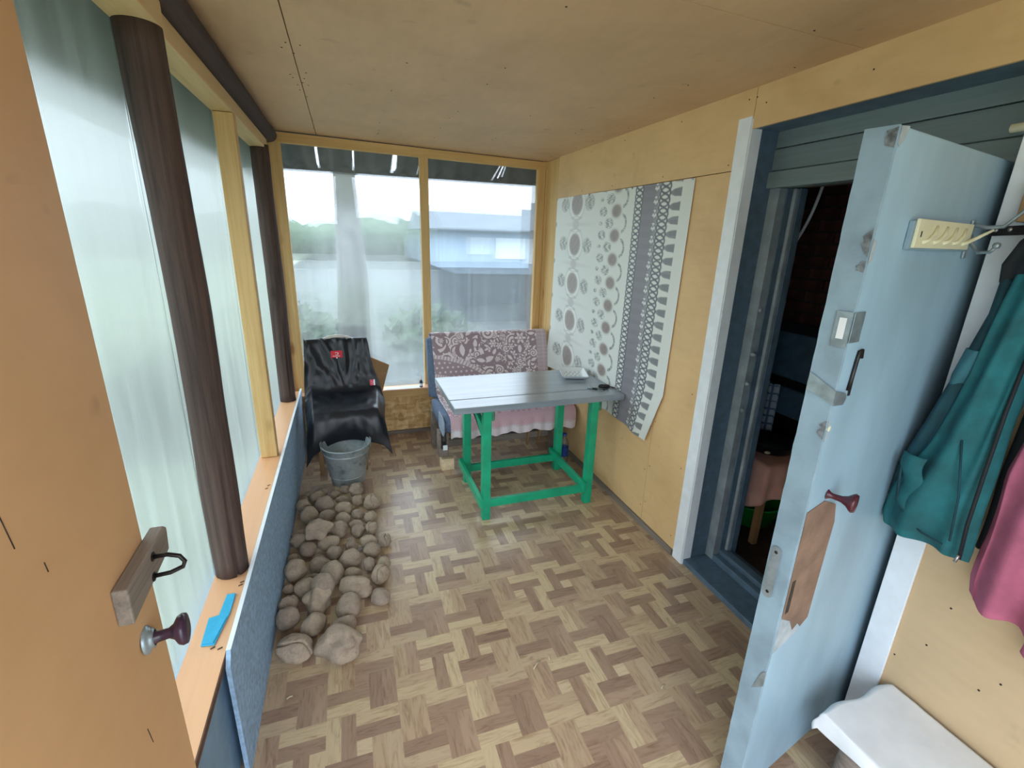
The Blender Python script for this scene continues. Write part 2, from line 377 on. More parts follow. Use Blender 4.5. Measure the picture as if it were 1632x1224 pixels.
# house wall and doorway behind the cladding
t = thing('trim_1', 'grey painted plank lintel and stepped frame of the house doorway', 'door frame', (1.62, 1.65, 0), kind='structure')
for y0, y1 in ((1.655, 1.70), (.775, .80)): B((1.598, y0, .0), (1.70, y1, 2.06)).build('jamb_board', M['frame_grey'], t, bevel=.002)
for z0, z1, x in ((1.828, 1.892, 1.676), (1.895, 1.978, 1.69), (1.981, 2.075, 1.693)):
    B((x, .6, z0), (1.74, 1.66, z1)).build('lintel_plank', M['plank_grey'], t, bevel=.004)
B((1.563, .8, 2.042), (1.74, 1.66, 2.06)).build('soffit_board', M['frame_grey'], t, bevel=.002)
B((1.557, .8, 0), (1.70, 1.655, .03)).build('threshold', M['frame_grey'], t, bevel=.003)
st_ = MB()                                  # rough outer stile, built up of uneven paint
R_ = []
for k in range(26):
    z = .03+k*1.80/25; e = .004*noise.noise((0, 0, z*5))+.0015*noise.noise((3, 0, z*22))
    R_.append([(1.70, 1.605+e, z), (1.735, 1.605+e*.5, z), (1.735, 1.66, z), (1.70, 1.66, z)])
st_.loft(R_, smooth=False).build('outer_stile', M['frame_rough_lit'], t)
B((1.735, 1.598, .03), (1.765, 1.66, 1.83)).build('rebate_strip', M['frame_grey'], t)
B((1.765, 1.584, .03), (1.785, 1.66, 1.83)).build('inner_bead', M['frame_rough_lit'], t, bevel=.004)
B((1.785, 1.578, .03), (1.82, 1.66, 1.83)).build('inner_jamb', M['frame_grey'], t)
B((1.70, .8, 0), (1.735, 1.605, .062)).build('sill_step', M['frame_grey'], t, bevel=.003)
B((1.735, .8, 0), (1.785, 1.60, .085)).build('sill_bead', M['frame_grey'], t, bevel=.004)
B((1.785, .8, 0), (1.83, 1.60, .06)).build('sill_inner', M['frame_grey'], t)
B((1.70, .8, 0), (1.83, .83, 1.83)).build('hinge_stile', M['frame_grey'], t)
for z, e in ((.99, .012), (1.13, .016), (.86, .010), (1.33, .007)):
    MB().lathe((1.716, 1.604, z), [(.001, e), (.006, e), (.011, .002), (.012, -.004)], 9, (0, -1, 0)).build('paint_lump', M['frame_rough_lit'], t)

# white corner profile and white trim
t = thing('trim_2', 'white plastic corner profile on the far side of the doorway', 'trim', (1.55, 1.66, 0), kind='structure')
B((1.544, 1.655, .0), (1.549, 1.722, 2.085)).build('face_leg', M['white'], t); B((1.5492, 1.650, .0), (1.600, 1.6545, 2.075)).build('return_leg', M['white'], t)
o = B((1.541, .708, .02), (1.549, .782, 2.036)).build('trim_3', M['white'], loc=(1.545, .745, .02), bevel=.002)
tag(o, 'flat white trim strip behind the blue door and hanging coats', 'trim', kind='structure')

# ------------------------------------------------------------------ left wall: sheets, posts, lintel, sill
XL = -.50
t = thing('wall_left', 'glazed left wall of milky sheets between dark log posts', 'wall', (XL, 0, 0), kind='structure')
def log_post(x, y, r, z0, z1, seed):
    R_ = []
    for k in range(30):
        z = z0+(z1-z0)*k/29; n = 44; rr = []
        rz = r*(1+.05*noise.noise((seed, 0, z*2.0)))
        for a in range(n):
            th = 2*PI*a/n
            e = 1+.05*noise.noise((seed+math.cos(th), math.sin(th), z*3))+.02*noise.noise((seed+3*math.cos(th), 3*math.sin(th), z*9))
            if abs((th-(5.2+.12*math.sin(z*3))+PI) % (2*PI)-PI) < .10 and z < 1.0: e -= .24*min(1, (1.0-z)*4)
            rr.append((x+.012*noise.noise((seed, 5, z*1.1))+math.cos(th)*rz*e, y+math.sin(th)*rz*e, z))
        R_.append(rr)
    MB().loft(R_).build('log_post', M['log'], t)
log_post(-.452, 1.625, .052, .452, 2.085, 1.0); log_post(-.455, 3.50, .052, .452, 2.10, 9.0)
B((-.497, 2.55, .452), (-.418, 2.61, 2.083)).build('square_post', M['pine'], t, bevel=.003)
B((-.505, 1.70, 2.085), (-.42, 3.60, 2.150)).build('lintel_beam', M['pine_y'], t, bevel=.004)
B((-.505, .2, 2.085), (-.405, 1.66, 2.155)).build('lintel_beam', M['pine_y'], t, bevel=.004)
R_ = []
for k in range(24):
    y = -.3+4.03*k/23
    R_.append([(-.432+.062*math.cos(2*PI*a/14)*(1+.05*noise.noise((a, y*2, 0))), y, 2.195+.044*math.sin(2*PI*a/14)) for a in range(14)])
MB().loft(R_).build('top_rail_log', M['log_y'], t)
B((-.56, -.2, 0), (-.42, 3.72, .43)).build('apron_panel', M['apron'], t)
B((-.55, -.2, 2.15), (-.50, 3.72, 2.3)).build('upper_board', M['old_wood'], t)
for y0, y1 in ((.25, 1.615), (1.62, 2.57), (2.575, 3.80)):
    B((-.516, y0, .44), (-.508, y1, 2.16)).build('polycarbonate_sheet', M['sheet'], t)
t = thing('trim_4', 'peach laminate window sill along the left glazing', 'window sill', (-.45, 1.9, .44), kind='structure')
B((-.506, -.1, .432), (-.402, 3.70, .450)).build('sill_board', M['laminate'], t)
B((-.4018, -.1, .430), (-.398, 3.70, .4505)).build('sill_edge', M['dark_edge'], t)
nb = MB()
for y, x in ((1.27, -.445), (1.262, -.425), (1.29, -.47), (1.53, -.42), (1.545, -.418), (2.2, -.43), (2.23, -.425)): nb.tube([(x, y, .4512), (x+.012, y+.004, .453)], .0016, 6)
nb.build('loose_screw', M['dark_steel'], t, kind='stuff')

# slate board standing along the left wall
o = MB().prism([(-.396, 1.205, 0), (-.396, 3.70, 0), (-.396, 3.70, .468), (-.396, 1.235, .468), (-.396, 1.205, .43)], (.012, 0, 0)).build('slate_board', None, loc=(-.39, 2.4, 0))
o.data.materials.append(M['slate'])
tag(o, 'long slate blue board on edge along the left sill beside the potatoes', 'board')
MB().add([(-.3965, 1.234, .4682), (-.3835, 1.234, .4682), (-.3835, 3.70, .4682), (-.3965, 3.70, .4682)], [(0, 1, 2, 3)]).build('sawn_edge', M['white'], o, thick=.0012, label='pale sawn top edge')

# ------------------------------------------------------------------ far wall and window
YF = 3.76
t = thing('wall_far', 'far wall with chipboard below the window', 'wall', (.55, YF, 0), kind='structure')
m, nt, N, L, P = newmat('chipboard')
v = N.new('ShaderNodeTexVoronoi'); v.inputs['Scale'].default_value = 1
L.new(mapped(N, L, (34, 20, 14), rot=(0, .5, 0)), v.inputs['Vector'])
v2 = N.new('ShaderNodeTexVoronoi'); L.new(mapped(N, L, (13, 20, 40), rot=(0, -.4, 0)), v2.inputs['Vector']); v2.inputs['Scale'].default_value = 1
sep = N.new('ShaderNodeSeparateColor'); L.new(v.outputs['Color'], sep.inputs[0]); sep2 = N.new('ShaderNodeSeparateColor'); L.new(v2.outputs['Color'], sep2.inputs[0])
L.new(mix(N, L, ramp(N, L, sep.outputs[0], [(0, (184, 142, 84)), (.5, (220, 180, 118)), (1, (246, 218, 160))]), ramp(N, L, sep2.outputs[1], [(0, (176, 132, 76)), (.6, (222, 182, 122)), (1, (244, 214, 158))]), .5), P.inputs['Base Color'])
P.inputs['Roughness'].default_value = .6; M['osb'] = m
B((-.56, YF+.004, .025), (1.66, YF+.02, .335)).build('chipboard_panel', M['osb'], t)
B((-.56, YF-.012, 0), (1.6, YF+.0, .03)).build('floor_strip', M['old_wood_x'], t)
B((-.56, YF+.02, 0), (1.66, YF+.06, .40)).build('backing', M['old_wood_x'], t)
t = thing('window_1', 'far window of two hazy sheets in a pine frame', 'window', (.55, YF, .33), kind='structure')
B((-.44, YF-.05, .335), (1.56, YF+.05, .408)).build('sill_rail', M['pine_x'], t, bevel=.003)
B((-.44, YF-.095, .408), (1.548, YF-.0, .418)).build('sill_board', M['laminate'], t, bevel=.002)
B((-.44, YF, .408), (-.36, YF+.045, 2.165)).build('stile', M['pine'], t, bevel=.003)
B((.555, YF-.002, .418), (.618, YF+.045, 2.15)).build('mullion', M['pine'], t, bevel=.003)
B((1.487, YF, .418), (1.550, YF+.045, 2.15)).build('stile', M['pine'], t, bevel=.003)
MB().hexa([(-.44, YF-.003, 2.165), (1.555, YF-.003, 2.125), (1.555, YF+.045, 2.125), (-.44, YF+.045, 2.165), (-.44, YF-.003, 2.228), (1.555, YF-.003, 2.182), (1.555, YF+.045, 2.182), (-.44, YF+.045, 2.228)]).build('head_rail', M['pine_x'], t, bevel=.003)
B((-.47, YF-.03, 0.2), (-.442, YF+.04, 2.2)).build('side_lath', M['pine'], t, bevel=.002)
B((-.38, YF+.046, .40), (.585, YF+.052, 2.2)).build('pane', M['pane'], t); B((.588, YF+.046, .40), (1.52, YF+.052, 2.18)).build('pane', M['pane'], t)
B((1.552, YF-.01, 0), (1.66, YF+.06, 2.3)).build('corner_post', M['pine'], t, bevel=.002)

# unseen wall added behind the camera to cut light beside and above the entrance
o = MB().box((1.02, -.46, 0), (1.66, -.42, 2.3)).box((-.56, -.46, 2.0), (1.0195, -.42, 2.3)).build('wall_front_blocker', M['ply_wall'], loc=(1.1, -.44, 0)); tag(o, 'unseen plywood wall behind the viewer, added to cut light at the entrance', 'wall', kind='structure')

# ------------------------------------------------------------------ entrance door, near left
t = thing('door_1', 'open entrance door faced with brown hardboard at the left edge', 'door', (-.39, .45, .03), kind='structure')
B((-.402, .0, .03), (-.37, .868, 2.03)).build('door_leaf', M['hardboard'], t, bevel=.002)
bl = MB().prism([(-.3698, .735, 1.012), (-.3698, .905, 1.03), (-.3698, .912, 1.072), (-.3698, .900, 1.082), (-.3698, .737, 1.075)], (.022, 0, 0)).build('latch_block', M['old_wood'], t, bevel=.003, label='weathered grey wooden block')
MB().tube([(-.350, .835, 1.062), (-.325, .833, 1.064), (-.308, .832, 1.058), (-.302, .832, 1.046), (-.306, .832, 1.036), (-.325, .829, 1.030), (-.350, .826, 1.030)], .0038, 8).build('staple', M['dark_steel'], bl)
for z, y in ((1.062, .836), (1.030, .825)): MB().lathe((-.3482, y, z), [(.0001, .002), (.008, .0015), (.009, 0)], 10, (1, 0, 0)).build('washer', M['dark_steel'], bl)
nb = MB()
for p, q in (((.588, 1.300), (.594, 1.255)), ((.740, .795), (.746, .757)), ((.63, 1.21), (.632, 1.195))): nb.tube([(-.3700, p[0], p[1]), (-.3700, q[0], q[1])], .0009, 5)
nb.build('scratch', M['nail'], t, kind='stuff')
kn = MB().lathe((-.37, .80, .924), [(.0205, 0), (.0205, .004), (.015, .008), (.0115, .012), (.0095, .02), (.009, .034), (.014, .042), (.024, .048), (.027, .054), (.0255, .060), (.014, .063), (.0001, .064)], 22, (1, .12, .05)).build('door_knob', M['purple'], t, label='purple enamelled knob')
MB().lathe((-.3699, .80, .924), [(.024, 0), (.024, .003), (.020, .0065), (.0165, .009), (.0165, .012), (.013, .014)], 22, (1, .12, .05)).build('rosette', M['steel'], kn)

# ------------------------------------------------------------------ blue inner door
Bp = Vector((1.005, .690, 0)); dd = Vector((.978, .208, 0)); nn = Vector((.208, -.978, 0)); zz = Vector((0, 0, 1))
def D(s, z, off=0): return Bp+dd*s+nn*off+zz*z
t = thing('door_2', 'thick blue grey house door swung open into the porch', 'door', tuple(D(.3, .03, -.03)), kind='structure')
TH = .058; S0, S1, Z0, Z1 = -.022, .645, .028, 1.822
R_ = []
lf = MB()
lf.hexa([D(S0+.002, Z0, -TH), D(S1, Z0, -TH), D(S1, Z0, 0), D(S0+.002, Z0, 0), D(S0+.002, Z1, -TH), D(S1, Z1, -TH), D(S1, Z1, 0), D(S0+.002, Z1, 0)])
lf.build('door_leaf', M['door_blue'], t, bevel=.004)
R_ = []
for k in range(60):
    z = Z0+(Z1-Z0)*k/59; e = .0025*noise.noise((0, 3, z*30)); e2 = .002*noise.noise((7, 3, z*24))
    R_.append([D(S0-.001, z, -TH-.0006+e2), D(S0-.001, z, -.001+e), D(S0+.004, z, .0012+e), D(S0+.004, z, -TH-.0012)])
MB().loft(R_, smooth=False).build('edge_lipping', M['door_edge'], t, label='chipped paint on the free edge')
MB().prism([D(s, z, .0004) for s, z in ((-.015, 1.0), (.06, 1.012), (.122, .985), (.140, .93), (.136, .80), (.132, .63), (.10, .612), (.08, .634), (.06, .62), (.035, .66), (-.012, .69))], nn*.0018).build('bare_patch', M['fibre'], t, label='bare brown fibreboard where the lock was')
MB().prism([D(s, z, .0003) for s, z in ((-.014, .688), (.035, .66), (.06, .618), (.085, .628), (.09, .60), (-.014, .575))], nn*.0012).build('primer_smear', M['primer'], t, label='pale smear of filler under the bare patch')
k2 = MB().lathe(D(.066, 1.028, 0), [(.013, 0), (.008, .006), (.0065, .012), (.008, .030), (.013, .041), (.021, .049), (.024, .054), (.021, .060), (.0001, .062)], 22, nn+dd*.2).build('door_knob', M['maroon'], t, label='maroon enamelled knob')
def plate(s0, s1, z0, z1, name, m, off=.001, th=.003, par=None, label=None): return MB().hexa([D(s0, z0, off), D(s1, z0, off), D(s1, z0, off+th), D(s0, z0, off+th), D(s0, z1, off), D(s1, z1, off), D(s1, z1, off+th), D(s0, z1, off+th)]).build(name, M[m], par or t, bevel=.001, label=label)
# strap latch wrapped round the edge
MB().prism([D(S0-.0035, 1.335, -.056), D(S0-.0035, 1.305, .004), D(S0-.0035, 1.275, .004), D(S0-.0035, 1.295, -.056)], -dd*.002).build('latch_strap', M['steel'], t, label='unpainted steel strap on the door edge')
MB().prism([D(S0-.002, 1.305, .002), D(.018, 1.296, .002), D(.026, 1.283, .002), D(.018, 1.268, .002), D(S0-.002, 1.272, .002)], nn*.003).build('latch_tongue', M['steel'], t)
# hooked keyhole plate
MB().tube([D(.052, 1.372, .003), D(.046, 1.39, .004), (D(.036, 1.388, .004)), D(.033, 1.37, .004), D(.030, 1.33, .004), D(.027, 1.30, .004)], .0042, 8).build('hasp_hook', M['dark_steel'], t)
plate(.036, .046, 1.285, 1.345, 'keyhole_gap', 'dark_steel', .0005, .002)
# mirror-like strike plate at eye level and lower lock plate, on the edge
MB().prism([D(S0-.003, 1.475, -.03), D(S0-.003, 1.475, .001), D(S0-.003, 1.40, .001), D(S0-.003, 1.40, -.03)], -dd*.002).build('strike_plate', M['steel'], t)
plate(S0, .022, 1.41, 1.475, 'strike_wing', 'steel', .0012, .002)
MB().prism([D(S0-.0052, 1.462, -.022), D(S0-.0052, 1.462, -.008), D(S0-.0052, 1.418, -.008), D(S0-.0052, 1.418, -.022)], -dd*.001).build('strike_sticker', M['paper'], t)
lk = MB().prism([D(S0-.003, z, o_) for o_, z in [(-.040+.012*math.cos(a), .872+.012*math.sin(a)) for a in np.linspace(0, PI, 9)]+[(-.040+.012*math.cos(a), .745+.012*math.sin(a)) for a in np.linspace(PI, 2*PI, 9)]], -dd*.003).build('lock_plate', M['steel'], t, label='painted mortise lock plate')
for z in (.868, .75): MB().lathe(D(S0-.006, z, -.040), [(.0001, .0008), (.004, .0008), (.0045, 0)], 10, -dd).build('screw', M['dark_steel'], lk)
B_ = MB().prism([D(S0-.002, .505, -.010), D(S0-.002, .52, .002), D(S0-.002, .47, .002), D(S0-.002, .44, -.024)], -dd*.0015).build('patch_plate', M['steel'], t, label='chipped tin patch low on the edge')
plate(-.004, .012, .70, .80, 'bolt_socket', 'dark_steel', .0008, .002)
MB().lathe(D(.0-.012, 1.215, .001), [(.0001, .002), (.006, .002), (.009, 0)], 9, nn).build('filler_spot', M['cream'], t, label='yellow filler spot')
# chipped paint on the corner and the lock side
for pts in (((-.018, 1.820), (.012, 1.8225), (.004, 1.800), (-.012, 1.785), (-.019, 1.79)), ((-.020, 1.62), (-.006, 1.615), (-.008, 1.58), (-.020, 1.572)), ((-.020, 1.235), (-.010, 1.23), (-.012, 1.19), (-.020, 1.185))):
    MB().prism([D(s_, z_, .0013) for s_, z_ in pts], nn*.0012).build('paint_chip', M['primer'], t, label='bare chip in the paint')
M['scuff'] = plain('scuffed_edge', (118, 126, 130), .8, .35, 60)
rg = random.Random(5)
for z0, z1, w_ in ((1.782, 1.818, .016), (1.585, 1.64, .013), (1.555, 1.578, .020), (1.19, 1.235, .012)):
    n_ = 7; out_ = [D(S0-.0018, z1-(z1-z0)*k/n_, -.0005) for k in range(n_+1)]+[D(S0-.0018, z0+(z1-z0)*k/n_, -.004-w_*rg.uniform(.2, 1)) for k in range(1, n_)]
    MB().prism(out_, -dd*.0012).build('paint_chip', M['scuff'], t, label='scuffed bare chip on the door edge')
# cream hook rail on a grey batten
rail = plate(.128, .43, 1.606, 1.664, 'hook_rail', 'cream', .010, .006, label='cream plastic rail of folding hooks')
plate(.118, .44, 1.602, 1.66, 'batten', 'door_edge', .001, .009)
for k in range(5):
    s = .165+k*.055; out_ = .0165 if k < 4 else .05
    MB().tube([D(s, 1.618, .0165), D(s+.02, 1.622, .019), D(s+.04, 1.634, .020+.3*(out_-.0165)), D(s+.052, 1.652, .0175+out_-.0165)], [.004, .0045, .004, .003], 8).build('hook', M['cream'], rail)
MB().prism([D(.146, 1.640, .0162), D(.150, 1.640, .0162), D(.150, 1.628, .0162), D(.146, 1.628, .0162)], nn*.0006).build('screw_slot', M['dark_steel'], rail)
dh = plate(.452, .470, 1.585, 1.675, 'double_hook', 'steel', .001, .005, label='grey metal double coat hook')
MB().tube([D(.461, 1.665, .005), D(.463, 1.658, .03), D(.462, 1.660, .06), D(.455, 1.690, .085), D(.452, 1.703, .092)], [.006, .005, .0045, .004, .004], 9).build('upper_prong', M['steel'], dh)
MB().lathe(D(.452, 1.704, .092), [(.0001, -.008), (.006, -.006), (.008, 0), (.006, .006), (.0001, .008)], 12).build('prong_ball', M['steel'], dh)
MB().tube([D(.461, 1.640, .005), D(.46, 1.620, .012), D(.455, 1.600, .03), D(.44, 1.602, .055), D(.43, 1.615, .066)], [.006, .005, .0045, .004, .004], 9).build('lower_prong', M['steel'], dh)
MB().lathe(D(.43, 1.617, .066), [(.0001, -.008), (.006, -.006), (.008, 0), (.006, .006), (.0001, .008)], 12).build('prong_ball', M['steel'], dh)
for z in (.35, 1.5): MB().lathe(D(S1+.004, z, .002), [(.008, -.05), (.008, .05)], 12, zz, True).build('hinge', M['dark_steel'], t)

# ------------------------------------------------------------------ printed wall cloth
def print_mesh(name, fn, nu, nv, paint, m, parent=None, loc=(0, 0, 0), thick=0):
    mb = MB().grid(fn, nu, nv); o = mb.build(name, m, parent, loc=loc, thick=thick)
    ca = o.data.color_attributes.new('print', 'FLOAT_COLOR', 'POINT')
    u, v = np.meshgrid(np.linspace(0, 1, nu), np.linspace(0, 1, nv))
    c = paint(u.ravel(), v.ravel())/255.0
    c = np.where(c <= .04045, c/12.92, ((c+.055)/1.055)**2.4)
    ca.data.foreach_set('color', np.concatenate([c, np.ones((len(c), 1))], 1).astype(np.float32).ravel()); return o
CW, CH = 1.56, 1.37
def hsh(i, k=0): return np.modf(np.abs(np.sin(i*12.9898+k*78.233)*43758.5453))[0]
def cloth_paint(u, v):
    a = u*CW; b = v*CH; n = len(a)
    c = np.tile(np.array([226., 230, 224]), (n, 1))
    def lay(mask, col, k=1.0):
        mk = (np.clip(mask, 0, 1)*k)[:, None]; c[:] = c*(1-mk)+np.array(col, float)*mk
    def soft(d, e): return np.clip(.5-d/e, 0, 1)
    g = hsh(np.floor(a*330)+np.floor(b*330)*57); g2 = .5+.5*np.sin(a*310+3*np.sin(b*170))*np.sin(b*290+2*np.sin(a*210))
    # big oval medallions with a sprig each side
    P = .282; bb = (b-.055+P/2) % P-P/2; da = a-.345
    r = np.sqrt((da/.085)**2+(bb/.078)**2)
    lay(soft(r-1.52, .12), (208, 212, 206), .8); lay(soft(r-1.34, .08), (236, 238, 232)); lay(soft(r-1.0, .22), (164, 158, 152)); lay(soft(r-.8, .3)*(g2 > .55), (146, 134, 130), .8)
    for sgn in (-1, 1):
        rs = np.sqrt(((da-sgn*.19)/.062)**2+(bb/.05)**2); lay(soft(rs-1, .35)*(g2 > .42), (136, 138, 134), .85)
    rt = np.sqrt((da/.075)**2+((np.abs(bb)-.098)/.010)**2); lay(soft(np.abs(rt-.9)-.3, .3)*(g2 > .3), (176, 180, 176), .6)
    # faint divider ghosts between the medallions
    b2 = (b-.055) % P-P/2; rg = np.sqrt((da/.05)**2+(b2/.03)**2); lay(soft(rg-1, .6), (190, 188, 184), .7)
    lay(soft(np.abs(b2)-.009, .02)*soft(np.abs(da-.03)-.2, .15), (204, 204, 200), .5)
    lay(soft(np.sqrt((a/.02)**2+(b2/.02)**2)-1, .3), (150, 150, 148), .7)
    # small ovals, sprigs and crescents
    Q = .143; q = (b-.121+Q/2) % Q-Q/2; d2 = a-.884; r2 = np.sqrt((d2/.052)**2+(q/.037)**2)
    lay(soft(r2-1.35, .15), (212, 216, 208), .8); lay(soft(r2-1.0, .3), (158, 148, 142)); lay(soft(r2-.7, .3)*(g2 > .5), (138, 124, 120), .8)
    for ca_, off, ra in ((.726, 0, .046), (.806, .071, .05), (.70, .071, .022)):
        qq = (b-.121-off+Q/2) % Q-Q/2; rs = np.sqrt(((a-ca_)/ra)**2+(qq/(ra*.62))**2); lay(soft(rs-1, .3)*(g2 > .5), (112, 118, 118), .85)
    q3 = (b-.192+Q/2) % Q-Q/2; rc = np.sqrt(((a-.945)/.055)**2+(q3/.05)**2); lay(soft(np.abs(rc-1)-.16, .12)*(a > .955)*(g2 > .25), (128, 134, 132), .9)
    # grey ribbon with chain edges, clasps and tassels
    lay(soft(np.abs(a-1.205)-.062, .004), (140, 138, 146)); lay(((np.modf(b*260)[0] > .5)*soft(np.abs(a-1.205)-.062, .004)), (132, 130, 138), .6)
    lay(soft(np.abs(a-1.282)-.016, .004), (154, 154, 160)); 
    K = .066
    for x0, wd in ((1.112, .036), (1.345, .042)):
        for ph in (0, K/2):
            kk = (b-.02-ph+K/2) % K-K/2; rr = np.sqrt(((a-x0)/wd)**2+(kk/.030)**2); lay(soft(np.abs(rr-1)-.14, .1), (104, 106, 114))
            lay(soft(np.abs(kk-(a-x0)*.5)-.0035, .003)*soft(np.abs(a-x0)-wd*.8, .004), (110, 112, 120), .9)
    kk = (b-.15+K/2) % K-K/2; rr = np.sqrt(((a-1.272)/.02)**2+(kk/.024)**2)
    lay(soft(rr-1, .15)*(np.sin(kk*240+np.sin(a*300)) > -.1), (226, 228, 226)); lay(soft(np.abs(rr-1.1)-.1, .1), (116, 116, 124), .7)
    kk = (b-.184+K/2) % K-K/2; sx = a-1.392
    wdt = np.where(sx < .03, .003+np.sqrt(np.clip(sx, 0, .03)/.03)*.013, .0165+.004*np.clip((sx-.03)/.055, 0, 1)); lay(soft(np.abs(kk)-wdt, .004)*(sx > 0)*(sx < .085), (142, 144, 148)); lay(soft(np.abs(kk)-wdt, .004)*(sx > .02)*(sx < .085)*(np.sin(kk*900) > .2), (116, 118, 122), .8)
    lay(soft(np.abs(sx+.004)-.006, .003)*soft(np.abs(kk)-.005, .003), (104, 106, 114))
    edge = (a > CW-.006); lay(edge*1., (236, 240, 240))
    return c
def cloth_at(u, v):
    # top edge follows the panel seam; lower corners lift and curl off the wall
    y = 3.487-1.545*u+u**3*(.022*min(1, v/.7)+.10*max(0, v-.78)/.22*max(0, u-.6)/.4)
    top = 1.896-.006*u; bot = .605+(.545-.605)*min(1, u/.6) if u < .6 else .545-.02*(u-.6)/.4
    z = top+(bot-top)*v
    off = .004+.010*max(0, v-.15)*(.5+.5*math.sin(u*19+v*3))*v+.006*math.sin(u*37)*v*v
    if u < .12: off += (.12-u)*.8*max(0, v-.75)*1.2
    off += .05*max(0, (u+v-1.72))**1.0
    return (X-off-.002, y-.0, z)
o = print_mesh('wall_cloth', cloth_at, 420, 380, cloth_paint, attr('printed_oilcloth', .45), loc=(X-.004, 2.7, 1.2))
tag(o, 'white printed oilcloth with grey medallions, chain and tassel border pinned to plywood wall', 'tablecloth')
nb = MB()
for u in (.0, .33, .66, .985): nb.lathe((X-.008, 3.482-1.55*u, 1.888), [(.0001, -.004), (.006, -.003), (.006, 0)], 9, (1, 0, 0))
nb.build('tack', M['screw'], o, kind='stuff')

# ------------------------------------------------------------------ table
t = thing('table', 'grey topped plank table on bright green trestle legs against the right wall', 'table', (1.02, 2.6, 0))
TZ = .722
B((.492, 2.312, TZ-.036), (1.538, 2.452, TZ)).build('tabletop_plank', M['top_grey'], t, bevel=.004)
B((.492, 2.4555, TZ-.036), (1.538, 2.918, TZ)).build('tabletop_plank', M['top_grey'], t, bevel=.004)
for x in (.66, 1.33):
    for y, s in ((2.325, 0), (2.79, 0)):
        B((x-.002, y, 0), (x+.046, y+.05, TZ-.0365)).build('leg', M['green'], t, bevel=.003)
    B((x-.026, 2.30, .10), (x-.003, 2.86, .155)).build('side_rail', M['green'], t, bevel=.003)
    B((x+.046, 2.33, .625), (x+.066, 2.84, .682)).build('top_cleat', M['green_worn'], t, bevel=.003)
B((.706, 2.335, .075), (1.328, 2.36, .125)).build('long_rail', M['green'], t, bevel=.003)
B((.706, 2.795, .075), (1.328, 2.82, .125)).build('long_rail', M['green'], t, bevel=.003)
MB().tube([(.70, 2.56, .607), (1.33, 2.56, .635)], .013, 10).build('thin_rail', M['green_worn'], t)
MB().prism([(.664, 2.78, .67), (.664, 2.70, .67), (.664, 2.37, .50), (.664, 2.37, .58)], (.022, 0, 0)).build('diagonal_brace', M['green'], t, bevel=.002)
# things on the table
def tray_paint(u, v):
    c = np.tile(np.array([232., 238, 240]), (len(u), 1)); s = (np.abs(u-.5) < .33)*(np.abs(v-.5) < .36)
    k = s*(np.sin(u*46+np.sin(v*31)*2)*np.sin(v*52+u*9) > .45); c[k] = (120, 132, 128); k = s*(v > .2)*(v < .42)*(u > .3); c[k] = c[k]*.6+np.array([130, 190, 205])*.4; return c
ca_, sa_ = math.cos(-.32), math.sin(-.32)
def tray_at(u, v):
    p, q = (u-.5)*2, (v-.5)*2; r = max(abs(p), abs(q)); h = .004 if r < .72 else .004+.024*((r-.72)/.28)**1.3
    x, y = p*.088, q*.118
    return (1.405+x*ca_-y*sa_, 2.755+x*sa_+y*ca_, TZ+h)
o = print_mesh('foam_tray', tray_at, 60, 60, tray_paint, attr('printed_tray', .4), loc=(1.405, 2.755, TZ), thick=.002)
tag(o, 'white rectangular foam tray with faint printed pattern on the grey table', 'tray')
t = thing('key_bunch', 'small bunch of keys with steel tip lying on the grey tabletop', 'keys', (1.40, 2.43, TZ))
MB().tube([(1.372, 2.472, TZ+.006), (1.392, 2.448, TZ+.006)], [.0075, .006], 10).build('steel_fob', M['steel'], t)
MB().tube([(1.392, 2.448, TZ+.006), (1.412, 2.43, TZ+.006)], .006, 8).build('fob_grip', M['black_plastic'], t)
MB().tube([(1.422+.013*math.cos(a), 2.404+.013*math.sin(a), TZ+.004) for a in np.linspace(0, 2*PI, 17)], .0022, 6, False).build('key_ring', M['steel'], t)
for a in (.5, 1.4):
    kx, ky = 1.422+.02*math.cos(a), 2.404+.02*math.sin(a)
    MB().prism([(kx, ky-.008, TZ+.001), (kx+.014, ky-.004, TZ+.001), (kx+.016, ky+.004, TZ+.001), (kx+.045, ky+.010, TZ+.001), (kx+.043, ky+.016, TZ+.001), (kx+.012, ky+.010, TZ+.001), (kx, ky+.006, TZ+.001)], (0, 0, .002)).build('key', M['dark_steel'], t)
t = thing('car_key_fob', 'black oval key fob beside the wall end of the table', 'key fob', (1.485, 2.46, TZ))
MB().lathe((1.478, 2.462, TZ+.0095), [(.0001, -.037), (.009, -.033), (.0125, -.02), (.0135, 0), (.0125, .02), (.009, .032), (.0001, .036)], 16, (1, -.35, 0)).build('fob_body', M['black_plastic'], t)
MB().lathe((1.474, 2.4615, TZ+.0225), [(.0001, .0015), (.003, .001), (.004, 0)], 10).build('button', M['steel'], t)
MB().tube([(1.508, 2.452, TZ+.006), (1.518, 2.444, TZ+.008), (1.526, 2.446, TZ+.004), (1.535, 2.432, TZ+.003)], .004, 7).build('strap', M['maroon'], t)

